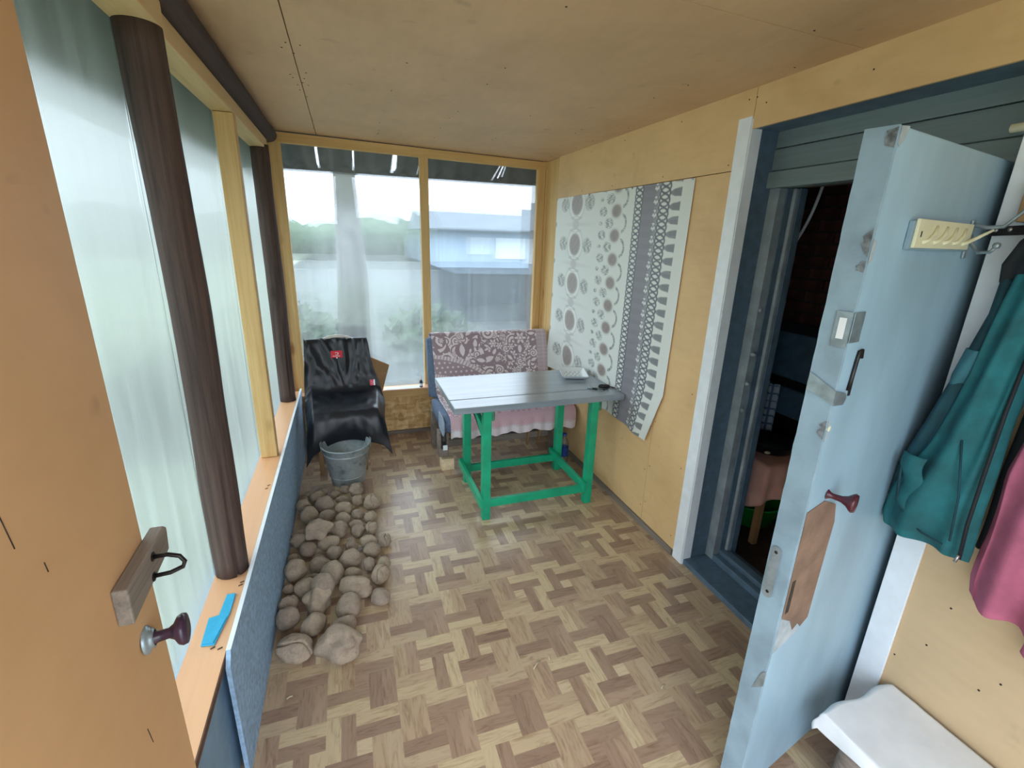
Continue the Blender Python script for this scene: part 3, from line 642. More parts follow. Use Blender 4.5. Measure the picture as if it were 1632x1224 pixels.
# ------------------------------------------------------------------ sofa
t = thing('sofa', 'short blue grey upholstered bench seat on wooden blocks under the window', 'sofa', (1.04, 3.3, 0))
def rbox(x0, x1, prof, m, name, par, bulge=.012, n=14):       # cushion from a (y, z) outline swept in x
    R_ = []
    cy = sum(p[0] for p in prof)/len(prof); cz = sum(p[1] for p in prof)/len(prof)
    for k in range(n):
        f = k/(n-1); e = 1-.10*max(0, abs(2*f-1)-.86)/.14
        R_.append([(x0+(x1-x0)*f, cy+(p[0]-cy)*e, cz+(p[1]-cz)*e) for p in prof])
    return MB().loft(R_).build(name, M[m], par, bevel=0)
def rounded(pts, r=.025, n=4):
    out = []; N_ = len(pts)
    for i in range(N_):
        a, b, c = Vector(pts[i-1]).to_2d() if False else Vector(pts[i-1]), Vector(pts[i]), Vector(pts[(i+1) % N_])
        p = b+(a-b).normalized()*min(r, (a-b).length*.45); q = b+(c-b).normalized()*min(r, (c-b).length*.45)
        for k in range(n+1):
            s = k/n; out.append(tuple((1-s)**2*p+2*s*(1-s)*b+s*s*q))
    return out
rbox(.545, 1.53, rounded([(3.40, .40), (3.545, .875), (3.64, .855), (3.53, .36)], .035), 'seat_blue', 'backrest', t)
rbox(.55, 1.53, rounded([(2.93, .30), (2.90, .385), (2.97, .435), (3.44, .415), (3.46, .33), (3.30, .29)], .04), 'seat_blue', 'seat', t)
MB().prism([(.556, 2.92, .32), (.556, 2.915, .40), (.556, 2.97, .425), (.556, 3.10, .42), (.556, 3.10, .30), (.556, 2.95, .285)], (-.012, 0, 0)).build('side_cover', M['seat_side'], t, bevel=.006)
B((.53, 3.02, .10), (.60, 3.10, .285)).build('support_post', M['old_wood'], t, bevel=.003)
B((.545, 3.0, .0), (.635, 3.09, .085)).build('support_block', M['pale_end_lit'], t, bevel=.003, label='pale sawn end block, coloured brighter as if lit')
B((.56, 3.10, .135), (1.46, 3.15, .185)).build('cross_beam', M['old_wood_x'], t, bevel=.003)
B((1.40, 3.02, .0), (1.47, 3.10, .285)).build('support_post', M['old_wood'], t, bevel=.003)
B((.55, 3.42, .0), (.63, 3.50, .30)).build('support_post', M['old_wood'], t, bevel=.003); B((1.40, 3.42, .0), (1.47, 3.50, .30)).build('support_post', M['old_wood'], t, bevel=.003)
for x in (1.20, 1.29): MB().bar((x, 3.0, .285), (x+.05, 3.16, .06), .03, .012, (1, 0, 0)).build('slat', M['chair_wood'], t, bevel=.002)
MB().prism([(.545, 2.98, .30), (.545, 3.04, .30), (.545, 3.06, .22), (.545, 3.04, .16), (.545, 2.99, .17), (.545, 2.97, .24)], (.03, 0, 0)).build('recliner_lever', M['black_plastic'], t, bevel=.006)
B((.55, 2.965, .175), (.58, 2.972, .21)).build('lever_sticker', M['paper'], t)
# throw
def path(pts):
    d = [0]
    for a, b in zip(pts, pts[1:]): d.append(d[-1]+math.dist(a, b))
    def f(s):
        s *= d[-1]
        for i in range(len(d)-1):
            if s <= d[i+1]+1e-9:
                k = (s-d[i])/(d[i+1]-d[i]); return tuple(p+(q-p)*k for p, q in zip(pts[i], pts[i+1]))
        return pts[-1]
    return f, d[-1]
def smoothp(pts, n=3):
    for _ in range(n):
        q = [pts[0]]
        for a, b in zip(pts, pts[1:]): q += [tuple(.75*x+.25*y for x, y in zip(a, b)), tuple(.25*x+.75*y for x, y in zip(a, b))]
        pts = q+[pts[-1]]
    return pts
tp, TL = path(smoothp([(3.652, .78), (3.650, .862), (3.60, .885), (3.540, .886), (3.515, .84), (3.40, .47), (3.36, .440), (2.99, .448), (2.905, .43), (2.888, .385), (2.895, .285)]))
TX0, TX1 = .575, 1.525
def throw_at(u, v):
    y, z = tp(v); x = TX0+(TX1-TX0)*u+.018*max(0, .5-abs(v-.55))*(1-2*u)
    x += .045*max(0, v-.62)*(1-u)
    if v > .9: y += .008*math.sin(u*70)*(v-.9)/.1; z += .010*math.sin(u*31)*(v-.9)/.1-.0
    z += .002*noise.noise((x*14, v*14, 0)); y -= .003*max(0, noise.noise((x*9, v*9, 4)))
    return (x, y, z)
def throw_paint(u, v):
    x = u*(TX1-TX0); s = v*TL; n = len(u)
    dark = np.array([140., 118, 128]); lite = np.array([238., 226, 230])
    s0 = .17                                  # top edge of the front of the backrest
    yv = s-s0; R1 = np.sqrt((x+.10)**2+((yv-.78)*1.25)**2)
    k = np.zeros(n)
    rg = random.Random(11)
    fl = np.zeros(n)
    for i in range(1300):
        px, py = rg.uniform(-.02, .97), rg.uniform(-.1, TL+.05); r = rg.choice([.016, .022, .03, .038, .05])
        d = np.hypot(x-px, s-py); th = np.arctan2(s-py, x-px); m_ = d < r*1.15
        typ = i % 3
        if typ == 0: pet = r*(.72+.28*np.cos(th*rg.choice([5, 6, 7]))); f = ((d < pet) & ~((d < r*.38) & (d > r*.27)))
        elif typ == 1: f = np.abs(np.modf(np.abs(d/r*1.6+th/(2*PI)+2))[0]-.5) < .3
        else: a_ = rg.uniform(0, PI); f = ((np.abs((x-px)*math.cos(a_)+(s-py)*math.sin(a_)) < r) & (np.abs(-(x-px)*math.sin(a_)+(s-py)*math.cos(a_)) < r*.42*(1-((x-px)*math.cos(a_)+(s-py)*math.sin(a_))**2/r/r)))
        fl[m_] = f[m_]*1.0
    k = fl*.8+.2
    band = (R1 > .56) & (R1 < .74)
    cx = np.modf(x/.042+.5*(np.floor(s/.036) % 2)+50)[0]-.5; cy = np.modf(s/.036+50)[0]-.5
    dots = (np.hypot(cx*.042, cy*.036) < .0085)
    k = np.where(band, np.where(dots & (R1 > .59) & (R1 < .71), .9, .25+.12*(np.sin(s*900) > 0)), k)
    rim = (np.abs(R1-.56) < .018) | (np.abs(R1-.74) < .018); k = np.where(rim, .55+.4*(np.sin(np.arctan2(yv-.78, x+.1)*150) > 0), k)
    side = x > .86; k = np.where(side, .55*(np.sin(x*520)*np.sin(s*420) > -.1)+.2, k)
    low = s > TL-.16; k = np.where(low, .65+.25*(np.sin(x*330)*np.sin(s*330) > 0), k); k = np.where(s > TL-.05, .9, k)
    c = dark*(1-k[:, None])+lite*k[:, None]
    pk = np.clip((s-TL+.3)/.1, 0, 1)*np.clip((TL-.05-s)/.02, 0, 1); c = c*(1-.5*pk[:, None])+np.array([214., 150, 164])*.5*pk[:, None]
    return c
o = print_mesh('sofa_throw', throw_at, 330, 380, throw_paint, attr('woven_throw', .9, sheen=.2), loc=(1.05, 3.3, .44), thick=.004)
tag(o, 'mauve and white floral woven throw spread over the sofa', 'blanket')

# ------------------------------------------------------------------ chair with black jacket
t = thing('wooden_chair', 'bentwood chair almost hidden under a black jacket by the left window corner', 'chair', (-.1, 3.35, 0))
for x, y, dx, dy in ((-.255, 3.17, 0, 0), (.035, 3.17, .0, 0)):
    MB().tube([(x, y, 0), (x+.004, y+.005, .2), (x+.012, y+.01, .43)], [.014, .017, .02], 12).build('leg', M['chair_wood'], t)
for x in (-.27, .05): MB().tube([(x, 3.56, 0), (x+.0, 3.51, .42), (x-.01, 3.53, .65), (x+.01, 3.56, .83)], [.014, .018, .016, .014], 12).build('leg', M['chair_wood'], t)
MB().lathe((-.105, 3.335, .415), [(.0001, 0), (.175, 0), (.19, .012), (.185, .026), (.0001, .03)], 32).build('seat', M['chair_wood'], t)
MB().tube([(-.235, 3.575, .82), (-.21, 3.576, .855), (-.16, 3.578, .878), (-.10, 3.58, .884), (-.04, 3.578, .878), (.015, 3.576, .852), (.035, 3.575, .82)], .013, 12).build('top_rail', M['chair_white'], t, label='pale curved top rail')
MB().bar((-.25, 3.525, .62), (.04, 3.525, .62), .012, .06).build('back_slat', M['chair_wood'], t, bevel=.003)
MB().bar((-.24, 3.175, .375), (.03, 3.175, .375), .018, .05).build('apron_rail', M['chair_wood'], t, bevel=.003)
jp, JL = path(smoothp([(3.62, .74), (3.612, .83), (3.595, .868), (3.56, .872), (3.535, .83), (3.492, .56), (3.44, .495), (3.20, .462), (3.135, .44), (3.115, .36), (3.12, .255)]))
def jacket_at(u, v):
    y, z = jp(v); q = 2*u-1
    wl = -.335+.012*math.sin(v*9)+.005*v; wr = .095+.095*min(1, max(0, (v-.14))/.42)+.008*math.sin(v*14)
    x = wl+(wr-wl)*u
    gather = max(0, 1-abs(v-.17)/.42)
    fold = gather*(.007*math.sin(13*abs(q)+20*v+3*noise.noise((u*3, v*3, 6)))+.018*noise.noise((u*6, v*4.5+abs(q)*2.5, 1))+.006*noise.noise((u*16, v*9, 2)))+max(0, 1-v/.24)*.006*math.sin(u*58+5*noise.noise((u*5, 0, 3)))
    fold += .010*noise.noise((u*4, v*7, 3))+.006*noise.noise((u*10, v*14, 8))
    kf = min(1, max(0, (.5-v)/.35)); fold = fold*(1-kf)+(max(fold, -.003)+.003)*kf
    if v < .55: y -= fold*1.2+.012*abs(q)**3; z += .8*fold*max(0, 1-abs(v-.17)/.07)
    elif v < .8: z += max(-.004, fold)+.004
    else:
        k = (v-.8)/.2; y -= .6*fold+.014*math.sin(u*9+.6)*k+.02*k*abs(q)**4; z -= .10*k*abs(q)**2.2*(1.15 if q < 0 else .9); x += .018*k*q
    if v > .45 and abs(q) > .82: z -= .10*((abs(q)-.82)/.18)*min(1, (v-.45)/.2)*(1-max(0, v-.8)/.2*.6)
    return (x, y, z)
jk = MB().grid(jacket_at, 120, 150).build('black_jacket', M['black_nylon'], loc=(-.1, 3.4, .46), thick=.004)
tag(jk, 'black nylon jacket with red neck label spread lining out over the chair', 'jacket')
def on_j(u, v, off=.006):
    a = Vector(jacket_at(u, v)); du = Vector(jacket_at(u+.02, v))-a; dv = Vector(jacket_at(u, v+.02))-a
    n = du.cross(dv).normalized(); n = n if n.y < 0 else -n
    return a, du.normalized(), dv.normalized(), n
def patch(u, v, w_, h, m, name, label=None, off=.007):
    a, du, dv, n = on_j(u, v); du = Vector((1, 0, 0)); n = Vector((0, -.97, .22)); dv = n.cross(du).normalized()
    if dv.z > 0: dv = -dv
    c = a+n*(off+.012)
    o = MB().obox(c, du, dv, n, w_/2, h/2, .0012).build(name, M[m], jk, label=label); return c, du, dv, n, o
c, du, dv, n, lb = patch(.485, .262, .078, .050, 'red', 'neck_label', 'red neck label with white emblem')
MB().tube([c+n*.0018+du*(.011*math.cos(a))*(1.15)+dv*(-.004+.009*math.sin(a)) for a in np.linspace(-2.6, 2.3, 15)], .0014, 6).build('emblem', M['white'], lb)
MB().tube([c+n*.0018+du*.004+dv*-.002, c+n*.0018+du*.013+dv*-.010], .0014, 6).build('emblem', M['white'], lb)
for k in range(8): MB().obox(c+n*.0016+du*(-.024+.007*k)+dv*.013, du, dv, n, .0022, .0022, .0004).build('letter', M['white'], lb) if k < 7 else None
MB().obox(c+n*.0016+dv*.026, du, dv, n, .004, .004, .0006).build('size_tab', M['white'], lb)
c, du, dv, n, lb = patch(.905, .47, .036, .042, 'pinkred', 'side_tag', 'small pink and white tag')
MB().obox(c+n*.0014+du*.013, du, dv, n, .005, .021, .0006).build('tag_edge', M['white'], lb)
MB().tube([c+n*.0015+du*(-.008)+dv*-.01, c+n*.0015+du*.004+dv*-.002, c+n*.0015+du*(-.006)+dv*.010], .0009, 5).build('tag_mark', M['white'], lb)

# cardboard, small bottle on the window sill
o = MB().prism([(.05, 3.662, .419), (.205, 3.662, .419), (.268, 3.715, .612), (.135, 3.735, .675), (.03, 3.735, .66)], (0, .004, .0015)).build('cardboard_piece', M['card'], loc=(.15, 3.69, .42))
tag(o, 'torn brown cardboard piece leaning on the window behind the jacket', 'cardboard')
o = MB().prism([(.22, 3.668, .4185), (.50, 3.668, .4185), (.52, 3.74, .4185), (.24, 3.74, .4185)], (0, 0, .0012)).build('white_sill_strip', M['whitecloth'], loc=(.36, 3.7, .4185)); tag(o, 'thin white strip lying on the far window sill', 'film')  # thin flat white strip on part of the sill
t = thing('dropper_bottle', 'tiny dark bottle with white cap on the far window sill', 'bottle', (.512, 3.70, .418))
MB().lathe((.512, 3.70, .419), [(.0001, 0), (.013, 0), (.014, .004), (.014, .042), (.007, .052), (.007, .058)], 18).build('bottle_body', M['black_plastic'], t)
MB().lathe((.512, 3.70, .419), [(.0145, .008), (.0145, .03)], 18).build('label', M['paper'], t)
MB().lathe((.512, 3.70, .477), [(.0085, 0), (.0085, .014), (.006, .017), (.004, .035), (.0001, .037)], 16).build('cap', M['white'], t)
t = thing('water_bottle', 'clear plastic bottle with blue label behind the rear table leg', 'bottle', (1.448, 2.905, 0))
MB().lathe((1.448, 2.905, 0), [(.0001, .001), (.032, .001), (.036, .012), (.036, .15), (.03, .175), (.014, .20), (.014, .212)], 20).build('bottle_body', M['clear'], t)
MB().lathe((1.448, 2.905, 0), [(.0368, .055), (.0368, .125)], 20).build('label', M['bottle_blue'], t); MB().lathe((1.448, 2.905, .2125), [(.016, 0), (.016, .018), (.0001, .019)], 16).build('cap', M['bottle_blue'], t)

# ------------------------------------------------------------------ bucket
m, nt, N, L, P = newmat('dirty_galvanised')
f = nz(N, L, mapped(N, L, (1, 1, 1)), 9, 5, .6); g = nz(N, L, mapped(N, L, (1, 1, 1)), 60, 3)
c = mix(N, L, ramp(N, L, f, [(.36, (84, 94, 100)), (.47, (156, 168, 172)), (.7, (184, 192, 192))]), ramp(N, L, g, [(.3, (140, 150, 152)), (.7, (184, 192, 192))]), .35)
L.new(c, P.inputs['Base Color']); P.inputs['Metallic'].default_value = .25; P.inputs['Roughness'].default_value = .5; M['galv'] = m
bx, by = -.085, 3.04
t = thing('bucket', 'dented grey galvanised bucket standing before the chair', 'bucket', (bx, by, 0))
MB().lathe((bx, by, 0), [(.0001, .008), (.099, .008), (.103, .0), (.106, .004), (.108, .02), (.150, .262), (.156, .268), (.156, .274), (.150, .276), (.146, .270), (.104, .02), (.0001, .018)], 40).build('pail', M['galv'], t)
for s in (-1, 1):
    MB().prism([(bx+s*.150, by-.018, .235), (bx+s*.150, by+.018, .235), (bx+s*.157, by+.014, .292), (bx+s*.157, by-.014, .292)], (s*.004, 0, 0)).build('ear', M['steel'], t)
MB().prism([(bx-.05, by+.142, .262), (bx+.015, by+.15, .262), (bx+.008, by+.153, .298), (bx-.01, by+.153, .31), (bx-.05, by+.15, .296)], (0, .004, 0)).build('rim_plate', M['steel'], t, bevel=.002)
MB().tube([(bx+.157*math.cos(a), by+.03+.165*math.sin(a), .272+.012*math.sin(a)) for a in np.linspace(0, PI, 20)], .0035, 8).build('bail_handle', M['steel'], t)
for z in (.225, .06): MB().lathe((bx, by, 0), [(.108+.042*(z-.02)/.242, z-.006), (.112+.042*(z-.02)/.242, z), (.108+.042*(z-.02)/.242, z+.006)], 40).build('rib', M['galv'], t)

# ------------------------------------------------------------------ potatoes
m, nt, N, L, P = newmat('earthy_potato_skin')
a_ = N.new('ShaderNodeObjectInfo'); f = nz(N, L, mapped(N, L, (1, 1, 1)), 26, 6, .65); g = nz(N, L, mapped(N, L, (1, 1, 1)), 9, 3)
c = mix(N, L, ramp(N, L, f, [(.3, (122, 108, 96)), (.55, (172, 156, 138)), (.75, (196, 180, 158))]), ramp(N, L, g, [(.35, (130, 116, 104)), (.65, (184, 166, 142))]), .45)
c = mix(N, L, c, ramp(N, L, a_.outputs['Random'], [(0, (140, 124, 112)), (1, (196, 176, 148))]), .3)
L.new(c, P.inputs['Base Color']); P.inputs['Roughness'].default_value = .85; sp_ = nz(N, L, mapped(N, L, (1, 1, 1)), 120, 3, .6); c = mix(N, L, c, lin((70, 58, 50)), ramp(N, L, sp_, [(.55, (0, 0, 0)), (.72, (170, 170, 170))])); L.new(c, P.inputs['Base Color']); bump(N, L, P, f, .9, .006); M['potato'] = m
PT = [(-.286,1.635,.07,.048,'c'),(-.128,1.594,.084,.06,'l'),(-.24,1.731,.05,.044,''),(-.147,1.709,.058,.041,''),(-.329,1.791,.048,.046,''),(-.105,1.812,.058,.048,''),(-.235,1.852,.06,.056,'l'),(-.195,1.895,.048,.049,'u'),(-.335,1.916,.041,.041,'c'),(-.266,1.978,.049,.041,''),(-.331,2.007,.025,.021,''),(-.236,2.05,.03,.024,''),(-.171,2.014,.052,.056,''),(-.076,1.94,.069,.053,'l'),(-.09,2.035,.040,.03,''),(.005,1.853,.043,.038,''),(.018,1.957,.04,.044,'c'),(-.33,2.106,.052,.05,''),(-.245,2.127,.05,.039,''),(-.185,2.18,.04,.036,''),(-.108,2.129,.054,.045,''),(-.015,2.055,.033,.036,''),(.042,2.055,.032,.034,''),(-.30,2.246,.042,.039,''),(-.352,2.225,.026,.03,''),(-.015,2.159,.042,.036,''),(-.232,2.335,.072,.047,'lu'),(-.334,2.351,.047,.036,''),(-.345,2.445,.037,.026,'c'),(-.15,2.265,.058,.038,''),(-.08,2.245,.032,.036,'c'),(-.001,2.251,.047,.038,''),(.088,2.246,.036,.034,'c'),(-.078,2.315,.024,.02,''),(-.268,2.456,.042,.042,''),(-.203,2.47,.03,.022,''),(-.13,2.385,.049,.047,''),(-.041,2.37,.035,.036,''),(.032,2.374,.035,.036,'c'),(-.075,2.455,.040,.026,''),(-.005,2.318,.021,.016,''),(-.185,2.56,.047,.036,''),(-.28,2.59,.049,.05,''),(-.125,2.515,.040,.036,''),(-.053,2.541,.035,.031,''),(.008,2.474,.038,.036,''),(.008,2.557,.021,.015,''),(-.33,2.676,.038,.046,''),(-.207,2.695,.058,.046,''),(-.114,2.630,.050,.038,''),(-.040,2.68,.034,.034,''),(.042,2.632,.055,.045,'c'),(-.345,2.80,.032,.024,''),(-.263,2.775,.045,.040,''),(-.31,2.86,.030,.026,''),(-.175,2.835,.033,.026,''),(-.12,2.865,.031,.026,''),(-.055,2.79,.044,.044,'l'),(-.128,2.74,.038,.028,''),(-.24,2.865,.042,.026,''),(-.353,2.165,.026,.018,''),(-.24,2.215,.030,.022,'')]
# nudge apart so that neighbours touch instead of interpenetrating
pp = [[x, y, a, b, f] for x, y, a, b, f in PT]
for it in range(40):
    for i in range(len(pp)):
        for j in range(i):
            p, q = pp[i], pp[j]
            if 'u' in p[4] or 'u' in q[4]: continue
            dx, dy = p[0]-q[0], p[1]-q[1]; d = math.hypot(dx, dy)+1e-6; ux, uy = abs(dx/d), abs(dy/d)
            need = (p[2]+q[2])*ux*.93+(p[3]+q[3])*uy*.95
            if d < need:
                k = (need-d)*.25/d; p[0] += dx*k; p[1] += dy*k; q[0] -= dx*k; q[1] -= dy*k
    for p in pp: p[0] = max(p[0], -.381+p[2]*.95)
order = sorted(range(len(pp)), key=lambda i: pp[i][1])
rows = []; 
for i in order:
    if rows and pp[i][1]-rows[-1][0] < .105: rows[-1][1].append(i)
    else: rows.append([pp[i][1], [i]])
lab = {}
ordn = ['first', 'second', 'third', 'fourth', 'fifth', 'sixth', 'seventh', 'eighth', 'ninth', 'tenth', 'eleventh', 'twelfth', 'thirteenth', 'fourteenth']
for rn, (y_, ids) in enumerate(rows):
    ids.sort(key=lambda i: pp[i][0])
    for k, i in enumerate(ids):
        a, b, fl = pp[i][2:]
        look = ('big lumpy' if 'l' in fl and a > .07 else 'long lumpy' if 'l' in fl else 'cracked' if 'c' in fl else 'tiny' if a < .028 else 'small' if a < .037 else 'large' if a > .053 else 'medium')
        lab[i] = f"{look} earthy potato in the {ordn[rn]} row from the near end, {ordn[k]} from left"
for i, (x, y, rx, rz, fl) in enumerate(pp):
    bm = bmesh.new(); bmesh.ops.create_icosphere(bm, subdivisions=5 if fl else 4, radius=1)
    rg = random.Random(i*7+1); ang = rg.uniform(-.5, .5); ry = rz*rg.uniform(.95, 1.12); sd = i*3.7
    if i == 2: ang = .7
    if i in (5, 26): ang = .45
    cr = rg.uniform(-.3, .3) if i else -.25; lump = .34 if 'l' in fl else .15
    for v in bm.verts:
        p = v.co.copy(); k = 1+lump*1.25*noise.noise((p.x*1.15+sd, p.y*1.15, p.z*1.15))+.04*noise.noise((p.x*3.2+sd, p.y*3.2, p.z*3.2+5))+.012*noise.noise((p.x*9, p.y*9+sd, p.z*9))
        for e in range(3):
            ey = Vector((noise.noise((sd, e, 1))*2, noise.noise((sd, e, 4))*2, .6+.5*noise.noise((sd, e, 7)))).normalized(); dq = (p-ey).length
            if dq < .22: k -= .05*(1-dq/.22)
        if 'c' in fl:
            g_ = abs(p.y-.18*math.sin(p.x*3+cr)-cr) if i in (0,) else abs(p.x*.8-.22*math.sin(p.y*3)-cr)
            if p.z > -.3 and g_ < .10: k -= .30*(1-g_/.10)
        v.co = Vector((p.x*k*rx, p.y*k*ry, p.z*k*rz))
    rot = Matrix.Rotation(ang, 3, 'Z'); mn = min((v.co.z for v in bm.verts))
    zoff = 0
    if 'u' in fl: zoff = .055 if i == 26 else .05
    me = bpy.data.meshes.new('potato'); 
    for v in bm.verts: v.co = rot @ v.co; v.co.z -= mn
    for f_ in bm.faces: f_.smooth = True
    bm.to_mesh(me); bm.free(); me.materials.append(M['potato'])
    o = bpy.data.objects.new('potato', me); COL.objects.link(o); o.location = (x, y, zoff)
    tag(o, lab[i], 'potato', 'potatoes heaped along the slate board')

# turquoise cloth on the sill
o = MB().prism([(-.472, 1.285, .452), (-.436, 1.280, .452), (-.420, 1.40, .452), (-.420, 1.49, .452), (-.446, 1.492, .452), (-.450, 1.40, .452), (-.476, 1.395, .452)], (0, 0, .004)).build('cleaning_cloth', M['blue_cloth'], loc=(-.445, 1.38, .452), bevel=.001)
tag(o, 'folded turquoise cleaning cloth on the peach window sill', 'cloth')
MB().prism([(-.470, 1.29, .4565), (-.440, 1.284, .4565), (-.424, 1.385, .4565), (-.47, 1.383, .4565)], (0, 0, .003)).build('folded_layer', M['blue_cloth'], o)

# straw scraps on the vinyl
for k, (x, y, a, l, lb_) in enumerate(((.16, 2.28, .1, .07, 'thin dry straw on the vinyl to the right of the potatoes'), (.60, 1.31, .6, .022, 'short pale wood sliver in the middle of the vinyl'), (-.30, 1.45, .3, .010, 'white crumb on the vinyl before the nearest potatoes'), (.66, 1.33, 1.3, .014, 'tiny upright pale shaving near the middle of the vinyl'), (1.02, 1.08, .4, .012, 'small white flake on the vinyl before the blue door'))):
    o = MB().tube([(x-l*math.cos(a), y-l*math.sin(a), .002), (x, y+l*.15, .004), (x+l*math.cos(a), y+l*math.sin(a), .002)], .0014 if l > .05 else .0022, 6).build('straw', M['straw'], loc=(x, y, 0)); tag(o, lb_, 'straw')

# ------------------------------------------------------------------ bench with white cloth, lower right
t = thing('low_bench', 'low rough bench with one round grey leg in the near right corner', 'bench', (1.3, .35, 0))
BZ = .290
B((1.25, -.35, BZ-.032), (1.53, .665, BZ-.004)).build('bench_top', M['old_wood'], t, bevel=.003)
MB().tube([(1.30, .585, 0), (1.295, .58, BZ-.033)], [.05, .046], 16).build('leg', M['old_wood'], t); MB().tube([(1.46, .56, 0), (1.46, .56, BZ-.033)], [.045, .045], 16).build('leg', M['old_wood'], t)
def bc(u, v):
    x0 = 1.238; y = .682-.95*v
    if u < .3:
        k = 1-u/.3; x = x0-.010*k+.009*math.sin(v*24+.6)*k; z = BZ+.003-(.045+.018*math.sin(v*21+1))*k
    else:
        k = (u-.3)/.7; x = x0+.298*k; z = BZ+.003+.0015*noise.noise((k*4, v*9, 2))
    if v < .012: z -= .020*(1-v/.012)*(1-.5*u)
    y += .006*math.sin(u*16)*max(0, 1-v/.04)
    return (x+.002*noise.noise((u*6, v*20, 5)), y, z)
o = MB().grid(bc, 70, 160).build('bench_cloth', M['whitecloth'], loc=(1.36, .2, BZ), thick=.002); tag(o, 'white cloth draped over the low bench against plywood wall', 'cloth')
t = thing('rubber_boot', 'dark navy boot pushed under the white draped bench', 'boot', (1.36, .36, 0))
MB().loft([[(1.37+.045*math.cos(a)*s+ox, .34+oy+.05*s2*math.sin(a), z) for a in np.linspace(0, 2*PI, 17)[:-1]] for z, s, s2, ox, oy in ((.0, .9, 1.6, 0, .03), (.03, 1, 1.7, 0, .03), (.07, .95, 1.2, 0, .0), (.12, .9, 1, 0, -.02), (.18, 1, 1, 0, -.025), (.235, 1.05, 1.05, 0, -.025))]).build('boot_upper', M['lining'], t)
MB().loft([[(1.37+.047*math.cos(a), .37+.085*math.sin(a), z) for a in np.linspace(0, 2*PI, 17)[:-1]] for z in (0, .018)]).build('sole', M['black_plastic'], t)

# ------------------------------------------------------------------ coat rack and coats, right edge
t = thing('coat_rack', 'brown coat rack board above the coats by the door', 'coat rack', (1.53, .4, 1.7))
B((1.515, -.3, 1.672), (1.54, .735, 1.76)).build('rack_board', M['chair_wood'], t, bevel=.004)
MB().prism([(1.512, .775, 1.640), (1.512, .775, 1.662), (1.512, .55, 1.672), (1.512, .55, 1.650)], (.006, 0, 0)).build('metal_strip', M['dark_steel'], t, label='dark metal strip with screws')
for y in (.762, .735, .70): MB().lathe((1.5118, y, 1.654+(.762-y)*.04), [(.0001, -.003), (.004, -.002), (.005, 0)], 10, (1, 0, 0)).build('screw', M['screw'], t)
MB().tube([(1.53, .803, 1.886), (1.53, -.2, 1.892)], .010, 10).build('hat_rail', M['cream'], t)
B((1.535, .0, 1.75), (1.545, .04, 1.90)).build('upright', M['chair_wood'], t)
for y in (.55, .40): MB().tube([(1.513, y, 1.70), (1.47, y, 1.69), (1.455, y, 1.72)], .006, 8).build('peg', M['dark_steel'], t)
def coat(secs, name, m, par, nf=7, amp=.10, seed=0, n=44, kz=1.0):
    R_ = []
    K = 30
    for k in range(K):
        f = k/(K-1)*(len(secs)-1); i = min(int(f), len(secs)-2); g = f-i; g = g*g*(3-2*g)
        z, yc, hy, xc, hx = [a+(b-a)*g for a, b in zip(secs[i], secs[i+1])]
        fl = (k/(K-1))**.6
        R_.append([(xc+hx*math.sin(a)*(1+amp*fl*2.0*math.sin(a*nf+seed+z*3*kz)+.25*noise.noise((a*1.5, z*5, seed))), yc+hy*math.cos(a)*(1+amp*fl*.35*math.sin(a*nf+seed)+.06*noise.noise((math.cos(a), z*7, seed))), z+.006*math.sin(a*3+seed)*fl-.03*(fl if k > K-3 else 0)*math.cos(a)*.0) for a in [2*PI*q/n for q in range(n)]])
    return MB().loft(R_).build(name, M[m], par)
t = thing('teal_jacket', 'teal green quilted jacket hanging open beside the blue door', 'jacket', (1.47, .66, .85))
# (height, centre y, half width y, centre x, half depth x)
coat([(1.600, .632, .045, 1.49, .040), (1.50, .628, .052, 1.475, .05), (1.32, .640, .052, 1.465, .055), (1.12, .655, .070, 1.46, .058), (.97, .678, .098, 1.455, .060), (.88, .682, .106, 1.455, .058), (.848, .680, .103, 1.457, .052)], 'front_panel', 'teal', t, 6, .16, 1.0, 60)
coat([(1.58, .690, .022, 1.50, .030), (1.46, .676, .026, 1.475, .032), (1.34, .694, .025, 1.465, .032), (1.18, .722, .028, 1.46, .032), (1.02, .752, .030, 1.458, .032), (.93, .762, .026, 1.462, .028)], 'sleeve', 'teal_dark', t, 4, .10, 2.0, 32)
coat([(1.372, .689, .028, 1.464, .036), (1.34, .694, .029, 1.464, .037), (1.30, .701, .029, 1.463, .036), (1.286, .703, .027, 1.463, .034)], 'sleeve_patch', 'teal_patch', t, 4, .06, 2.0, 32)
coat([(1.675, .60, .05, 1.475, .045), (1.63, .625, .062, 1.47, .05), (1.58, .652, .056, 1.475, .045), (1.54, .672, .036, 1.485, .03)], 'collar', 'lining', t, 5, .08, .5, 36)
coat([(1.45, .535, .055, 1.50, .028), (1.2, .53, .062, 1.50, .03), (1.0, .53, .060, 1.50, .03), (.88, .545, .045, 1.50, .025)], 'lining_back', 'lining', t, 4, .06, .2, 30)
coat([(1.56, .47, .055, 1.47, .05), (1.35, .44, .065, 1.465, .055), (1.12, .42, .07, 1.46, .05)], 'front_panel', 'teal', t, 6, .10, 3.0)
MB().tube([(1.432, .592, 1.42), (1.42, .590, 1.25), (1.412, .585, 1.10), (1.404, .579, .96), (1.412, .575, .862)], .0045, 8).build('zipper', M['lining'], t, label='dark zip along the front edge')
MB().tube([(1.408, .576, .872), (1.404, .578, .852)], .004, 8).build('zip_pull', M['screw'], t)
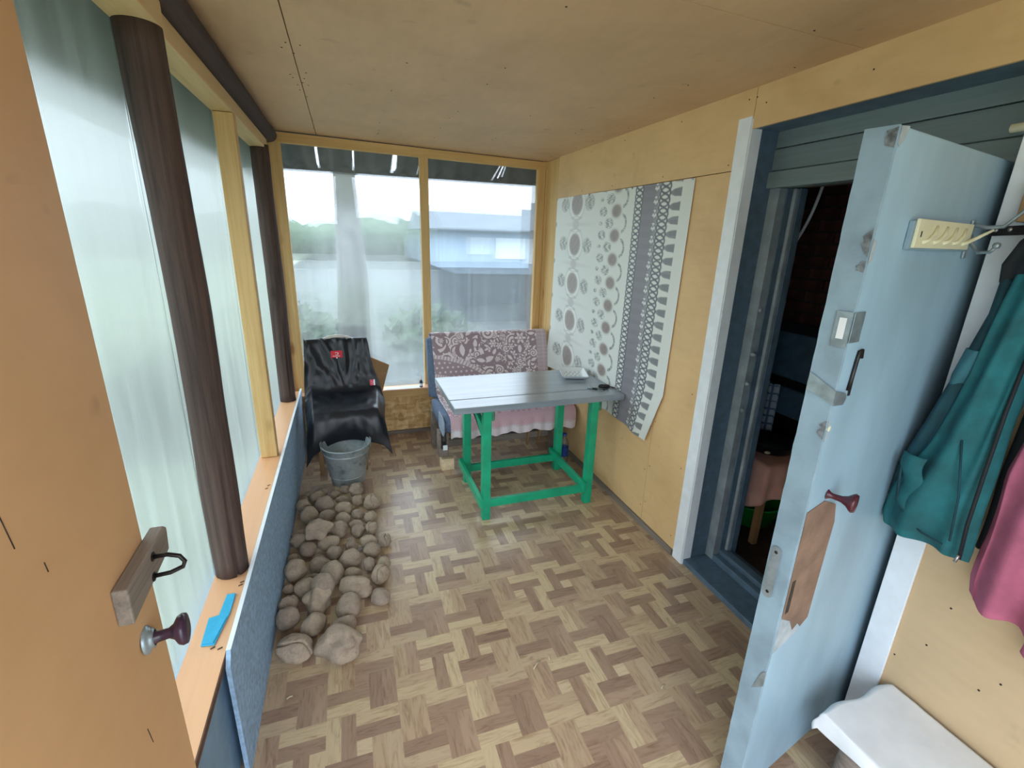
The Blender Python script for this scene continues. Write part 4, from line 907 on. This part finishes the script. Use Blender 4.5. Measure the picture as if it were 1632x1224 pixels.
# pocket flap hanging open, and quilting seams
MB().grid(lambda u, v: (1.390-.010*math.sin(u*PI)-.004*math.sin(v*7)+.006*v, .742-.012*v-.052*u+.006*math.sin(v*9), 1.085-.145*v-.020*u*v), 14, 22).build('pocket_flap', M['teal'], t, thick=.005, label='pocket flap gaping open')
MB().tube([(1.388, .744, 1.085), (1.386, .738, 1.02), (1.390, .730, .945), (1.384, .705, .928), (1.384, .690, .925)], .003, 7).build('pocket_seam', M['teal_dark'], t)
for pts in (((.640, 1.16), (.610, 1.02), (.598, .90)), ((.70, .905), (.66, .885), (.61, .882))):
    MB().tube([(1.398, y, z) for y, z in pts], .0025, 6).build('quilt_seam', M['teal_dark'], t)
R_ = []
t = thing('pink_fleece', 'pink fleece garment hanging low behind the teal jacket', 'jacket', (1.5, .45, .75))
coat([(1.32, .47, .095, 1.49, .03), (1.10, .458, .112, 1.48, .045), (.90, .45, .116, 1.475, .05), (.80, .447, .116, 1.475, .052), (.755, .445, .110, 1.475, .05)], 'body', 'pinkf', t, 7, .26, .4, 80)
coat([(1.0, .36, .06, 1.50, .025), (.75, .37, .07, 1.50, .03), (.665, .375, .066, 1.50, .028)], 'lower_hem', 'pinkf', t, 5, .18, 2.0, 40)

# ------------------------------------------------------------------ dim room beyond the doorway
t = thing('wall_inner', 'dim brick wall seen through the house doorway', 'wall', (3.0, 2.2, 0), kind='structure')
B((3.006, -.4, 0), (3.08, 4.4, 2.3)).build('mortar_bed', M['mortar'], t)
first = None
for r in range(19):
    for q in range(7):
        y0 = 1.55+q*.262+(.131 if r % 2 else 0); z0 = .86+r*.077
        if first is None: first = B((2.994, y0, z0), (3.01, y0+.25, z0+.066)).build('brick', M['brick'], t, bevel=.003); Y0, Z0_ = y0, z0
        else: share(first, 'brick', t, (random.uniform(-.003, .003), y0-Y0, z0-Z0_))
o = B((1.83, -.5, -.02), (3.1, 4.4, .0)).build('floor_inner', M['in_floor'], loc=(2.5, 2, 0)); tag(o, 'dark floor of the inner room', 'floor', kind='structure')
for nm, a, b in (('wall_inner_left', (1.70, 1.70, 0), (3.1, 1.72, 2.3)), ('wall_inner_right', (1.96, .55, 0), (3.1, .58, 2.3))):
    pass
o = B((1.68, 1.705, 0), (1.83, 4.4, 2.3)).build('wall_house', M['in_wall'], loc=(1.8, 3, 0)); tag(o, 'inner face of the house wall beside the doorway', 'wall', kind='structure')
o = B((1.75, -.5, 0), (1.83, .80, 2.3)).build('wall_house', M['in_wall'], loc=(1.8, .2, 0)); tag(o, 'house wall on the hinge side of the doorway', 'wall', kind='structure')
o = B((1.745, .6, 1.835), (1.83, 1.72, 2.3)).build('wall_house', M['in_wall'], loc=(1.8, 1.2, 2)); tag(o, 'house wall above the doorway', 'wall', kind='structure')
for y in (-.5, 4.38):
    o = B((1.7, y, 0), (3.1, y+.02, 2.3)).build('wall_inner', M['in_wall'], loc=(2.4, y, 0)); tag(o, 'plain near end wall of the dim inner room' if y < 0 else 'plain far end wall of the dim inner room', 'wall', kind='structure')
t = thing('stove', 'blue painted stove with gap and cavity blackened as shade inside the house', 'stove', (2.75, 2.2, 0))
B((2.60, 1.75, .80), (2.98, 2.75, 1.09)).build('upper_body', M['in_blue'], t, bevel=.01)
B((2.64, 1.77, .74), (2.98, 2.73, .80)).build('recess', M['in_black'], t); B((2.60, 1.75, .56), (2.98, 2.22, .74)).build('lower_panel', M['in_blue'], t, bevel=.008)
B((2.64, 1.77, .0), (2.98, 2.22, .56)).build('shaded_cavity', M['in_black'], t); B((2.60, 2.30, .0), (2.98, 2.75, .74)).build('side_block', M['in_blue'], t, bevel=.008)
def check_paint(u, v):
    c = np.tile(np.array([190., 206, 220]), (len(u), 1)); c[(np.sin(u*26) > .75) | (np.sin(v*44) > .8)] = (96, 120, 160); k = np.hypot(u-.6, (v-.62)*1.6) < .17; c[k] = (190, 84, 70); return c
o = print_mesh('dish_towel', lambda u, v: (2.42+.02*math.sin(u*12), 2.02+.14*u, .80-.34*v+.0*u), 40, 60, check_paint, attr('checked_towel', .9), loc=(2.42, 2.1, .6), thick=.004)
tag(o, 'checked blue and white towel with a red patch inside the doorway', 'towel')
t = thing('kitchen_stool', 'wooden stool hidden by a salmon cloth in the inner room', 'stool', (2.2, 1.85, 0))
B((2.03, 1.66, .46), (2.37, 2.06, .485)).build('stool_top', M['chair_wood'], t)
for x, y in ((2.06, 1.69), (2.06, 2.03), (2.34, 1.69), (2.34, 2.03)): B((x-.016, y-.016, 0), (x+.016, y+.016, .46)).build('leg', M['chair_wood'], t)
def sc(u, v):
    a = 2*PI*u; r = v
    px, py = math.cos(a), math.sin(a); mxy = max(abs(px), abs(py))
    if v < .5: k = v/.5; return (2.20+.175*px/mxy*k, 1.86+.205*py/mxy*k, .49)
    k = (v-.5)/.5; wv = 1+.10*k*math.sin(a*9)
    return (2.20+(.178+.02*k)*px/mxy*wv, 1.86+(.208+.02*k)*py/mxy*wv, .49-.22*k-.04*k*math.sin(a*4))
o = MB().grid(sc, 97, 24).build('salmon_cloth', M['salmon'], loc=(2.2, 1.86, .49), thick=.003); tag(o, 'salmon pink cloth draped over the stool beyond the doorway', 'cloth')
t = thing('frying_pan', 'black enamel pan on the salmon covered stool', 'pan', (2.22, 1.84, .495))
MB().lathe((2.22, 1.84, .496), [(.0001, .002), (.11, .002), (.135, .05), (.14, .052), (.138, .055), (.108, .008), (.0001, .008)], 32).build('pan_body', M['enamel'], t)
MB().tube([(2.10, 1.77, .545), (2.07, 1.745, .55), (2.055, 1.715, .55)], .008, 8).build('handle', M['enamel'], t)
MB().tube([(2.05+.011*math.cos(a), 1.705+.011*math.sin(a), .552) for a in np.linspace(0, 2*PI, 15)], .004, 6, False).build('hanging_ring', M['cream'], t)
o = MB().lathe((2.2, 1.86, 0), [(.0001, .03), (.115, .03), (.16, .17), (.175, .172), (.172, .178), (.15, .17), (.11, .036), (.0001, .036)], 30).build('basin', M['basin'], loc=(2.2, 1.86, 0)); tag(o, 'bright green plastic basin under the covered stool', 'basin')
o = MB().tube(smoothp([(2.1, 1.72, 2.28), (2.1, 1.735, 1.95), (2.1, 1.76, 1.80), (2.1, 1.80, 1.68), (2.1, 1.86, 1.58), (2.1, 1.9, 1.56)]), .007, 8).build('cable', M['whitecloth'], loc=(2.1, 1.8, 1.8)); tag(o, 'pale cable hanging inside the house doorway', 'cable')
o = B((1.6, -.6, 2.26), (3.2, 4.5, 2.30)).build('ceiling_inner', M['in_wall'], loc=(2.4, 2, 2.28)); tag(o, 'ceiling of the inner room', 'ceiling', kind='structure')

# ------------------------------------------------------------------ outside, seen hazily through the sheets
o = B((-30, -12, -.35), (30, 40, -.3)).build('ground', M['grass'], loc=(0, 10, -.3)); tag(o, 'grassy yard outside the porch', 'ground', kind='structure')
ev = thing('corrugated_eave', 'dark corrugated roof eave outside the far window', 'eave', (.5, 4.1, 2.2))
for x0, x1 in ((-.74, -.16), (-.145, .10), (.112, .40), (.425, .62), (.63, 1.30), (1.308, 1.9)):
    MB().grid(lambda u, v: (x0+(x1-x0)*u, 3.83+.45*v, 2.31-.235*v+.020*math.sin((x0+(x1-x0)*u)*2*PI/.155)), 60, 5).build('eave_sheet', M['eave'], ev, thick=.004)
MB().bar((-.74, 4.27, 2.072), (1.9, 4.27, 2.072), .03, .05).build('eave_batten', M['eave'], ev)
o = B((-.84, -.5, 1.955), (-.80, 4.5, 2.34)).build('fascia_board', M['fascia'], loc=(-.64, 2, 2.1)); tag(o, 'dark fascia board outside the left glazing', 'board')
t = thing('shed', 'pale shed with dark lower boards beyond the yard', 'shed', (4.5, 11, -.3))
B((1.9, 10.5, .95), (8.5, 13, 1.75)).build('upper_wall', M['out_white'], t); B((1.95, 10.55, -.3), (8.5, 13, .95)).build('lower_wall', M['out_dark'], t)
MB().prism([(1.6, 10.2, 1.75), (1.6, 13.3, 1.75), (1.6, 11.8, 2.3)], (7.2, 0, 0)).build('roof', M['out_roof'], t)
for x in (3.2, 5.0): B((x, 10.47, 1.15), (x+.7, 10.5, 1.6)).build('window', M['paper'], t)
def tree(x, y, r, h, cr, cz, lb_, seed):
    t = thing('tree', lb_, 'tree', (x, y, -.3))
    MB().tube([(x, y, -.3), (x+.05, y, h*.4), (x+.02, y+.05, h)], [r, r*.8, r*.45], 12).build('trunk', M['bark'], t)
    mb = MB(); rg = random.Random(seed)
    for k in range(260):
        p = Vector((rg.gauss(0, 1), rg.gauss(0, 1), rg.gauss(0, .8))); p = p.normalized()*cr*rg.uniform(.5, 1)+Vector((x, y, cz)); a = Vector((rg.gauss(0, 1), rg.gauss(0, 1), rg.gauss(0, 1))).normalized(); b = a.orthogonal().normalized(); s = cr*.22
        mb.add([p-a*s, p+b*s*.5, p+a*s, p-b*s*.5], [(0, 1, 2, 3)])
    mb.build('foliage', M['leaf'], t, kind='stuff')
tree(.02, 6.6, .24, 2.8, 1.2, 3.9, 'grey trunked tree right outside the far window', 1)
def bush(x, y, r, lb_, seed):
    mb = MB(); rg = random.Random(seed)
    for k in range(300):
        p = Vector((rg.gauss(0, 1), rg.gauss(0, 1), abs(rg.gauss(0, 1)))).normalized()*r*rg.uniform(.5, 1); p.z *= .9; p += Vector((x, y, -.3)); a = Vector((rg.gauss(0, 1), rg.gauss(0, 1), rg.gauss(0, 1))).normalized(); b = a.orthogonal().normalized(); s = r*.22
        mb.add([p-a*s, p+b*s*.5, p+a*s, p-b*s*.5], [(0, 1, 2, 3)])
    o = mb.build('bush', M['leaf'], loc=(x, y, -.3)); tag(o, lb_, 'bush')
bush(-.9, 8.0, .9, 'low bush outside the left half of the far window', 2); bush(1.35, 8.5, .8, 'low bush outside between the tree and shed', 3)
bush(-3.6, 2.2, 1.0, 'leafy bush outside the near left sheet', 4); bush(-4.4, 5.0, 1.1, 'leafy bush outside the far left sheet', 5)

o = B((-3.0, 4.3, -.32), (9, 36, -.29)).build('garden_bed', M['soil'], loc=(2, 10, -.3)); tag(o, 'dark trampled garden plot outside the far window', 'ground', kind='structure')
mb = MB(); rg = random.Random(21); R_ = []
for k in range(90):
    x = -26+52*k/89; h = 2.7+.9*noise.noise((x*.25, 0, 0))+.5*noise.noise((x*.9, 3, 0)); R_.append([(x, 37+noise.noise((x, 0, 5)), -.3), (x, 36.2, h*.5), (x, 37+.4*noise.noise((x, 2, 1)), h), (x, 38.5, h*.6), (x, 39, -.3)])
o = mb.loft(R_, True).build('hedgerow', M['leaf'], loc=(0, 37, -.3)); tag(o, 'distant dark hedgerow on the horizon beyond the yard', 'hedge')
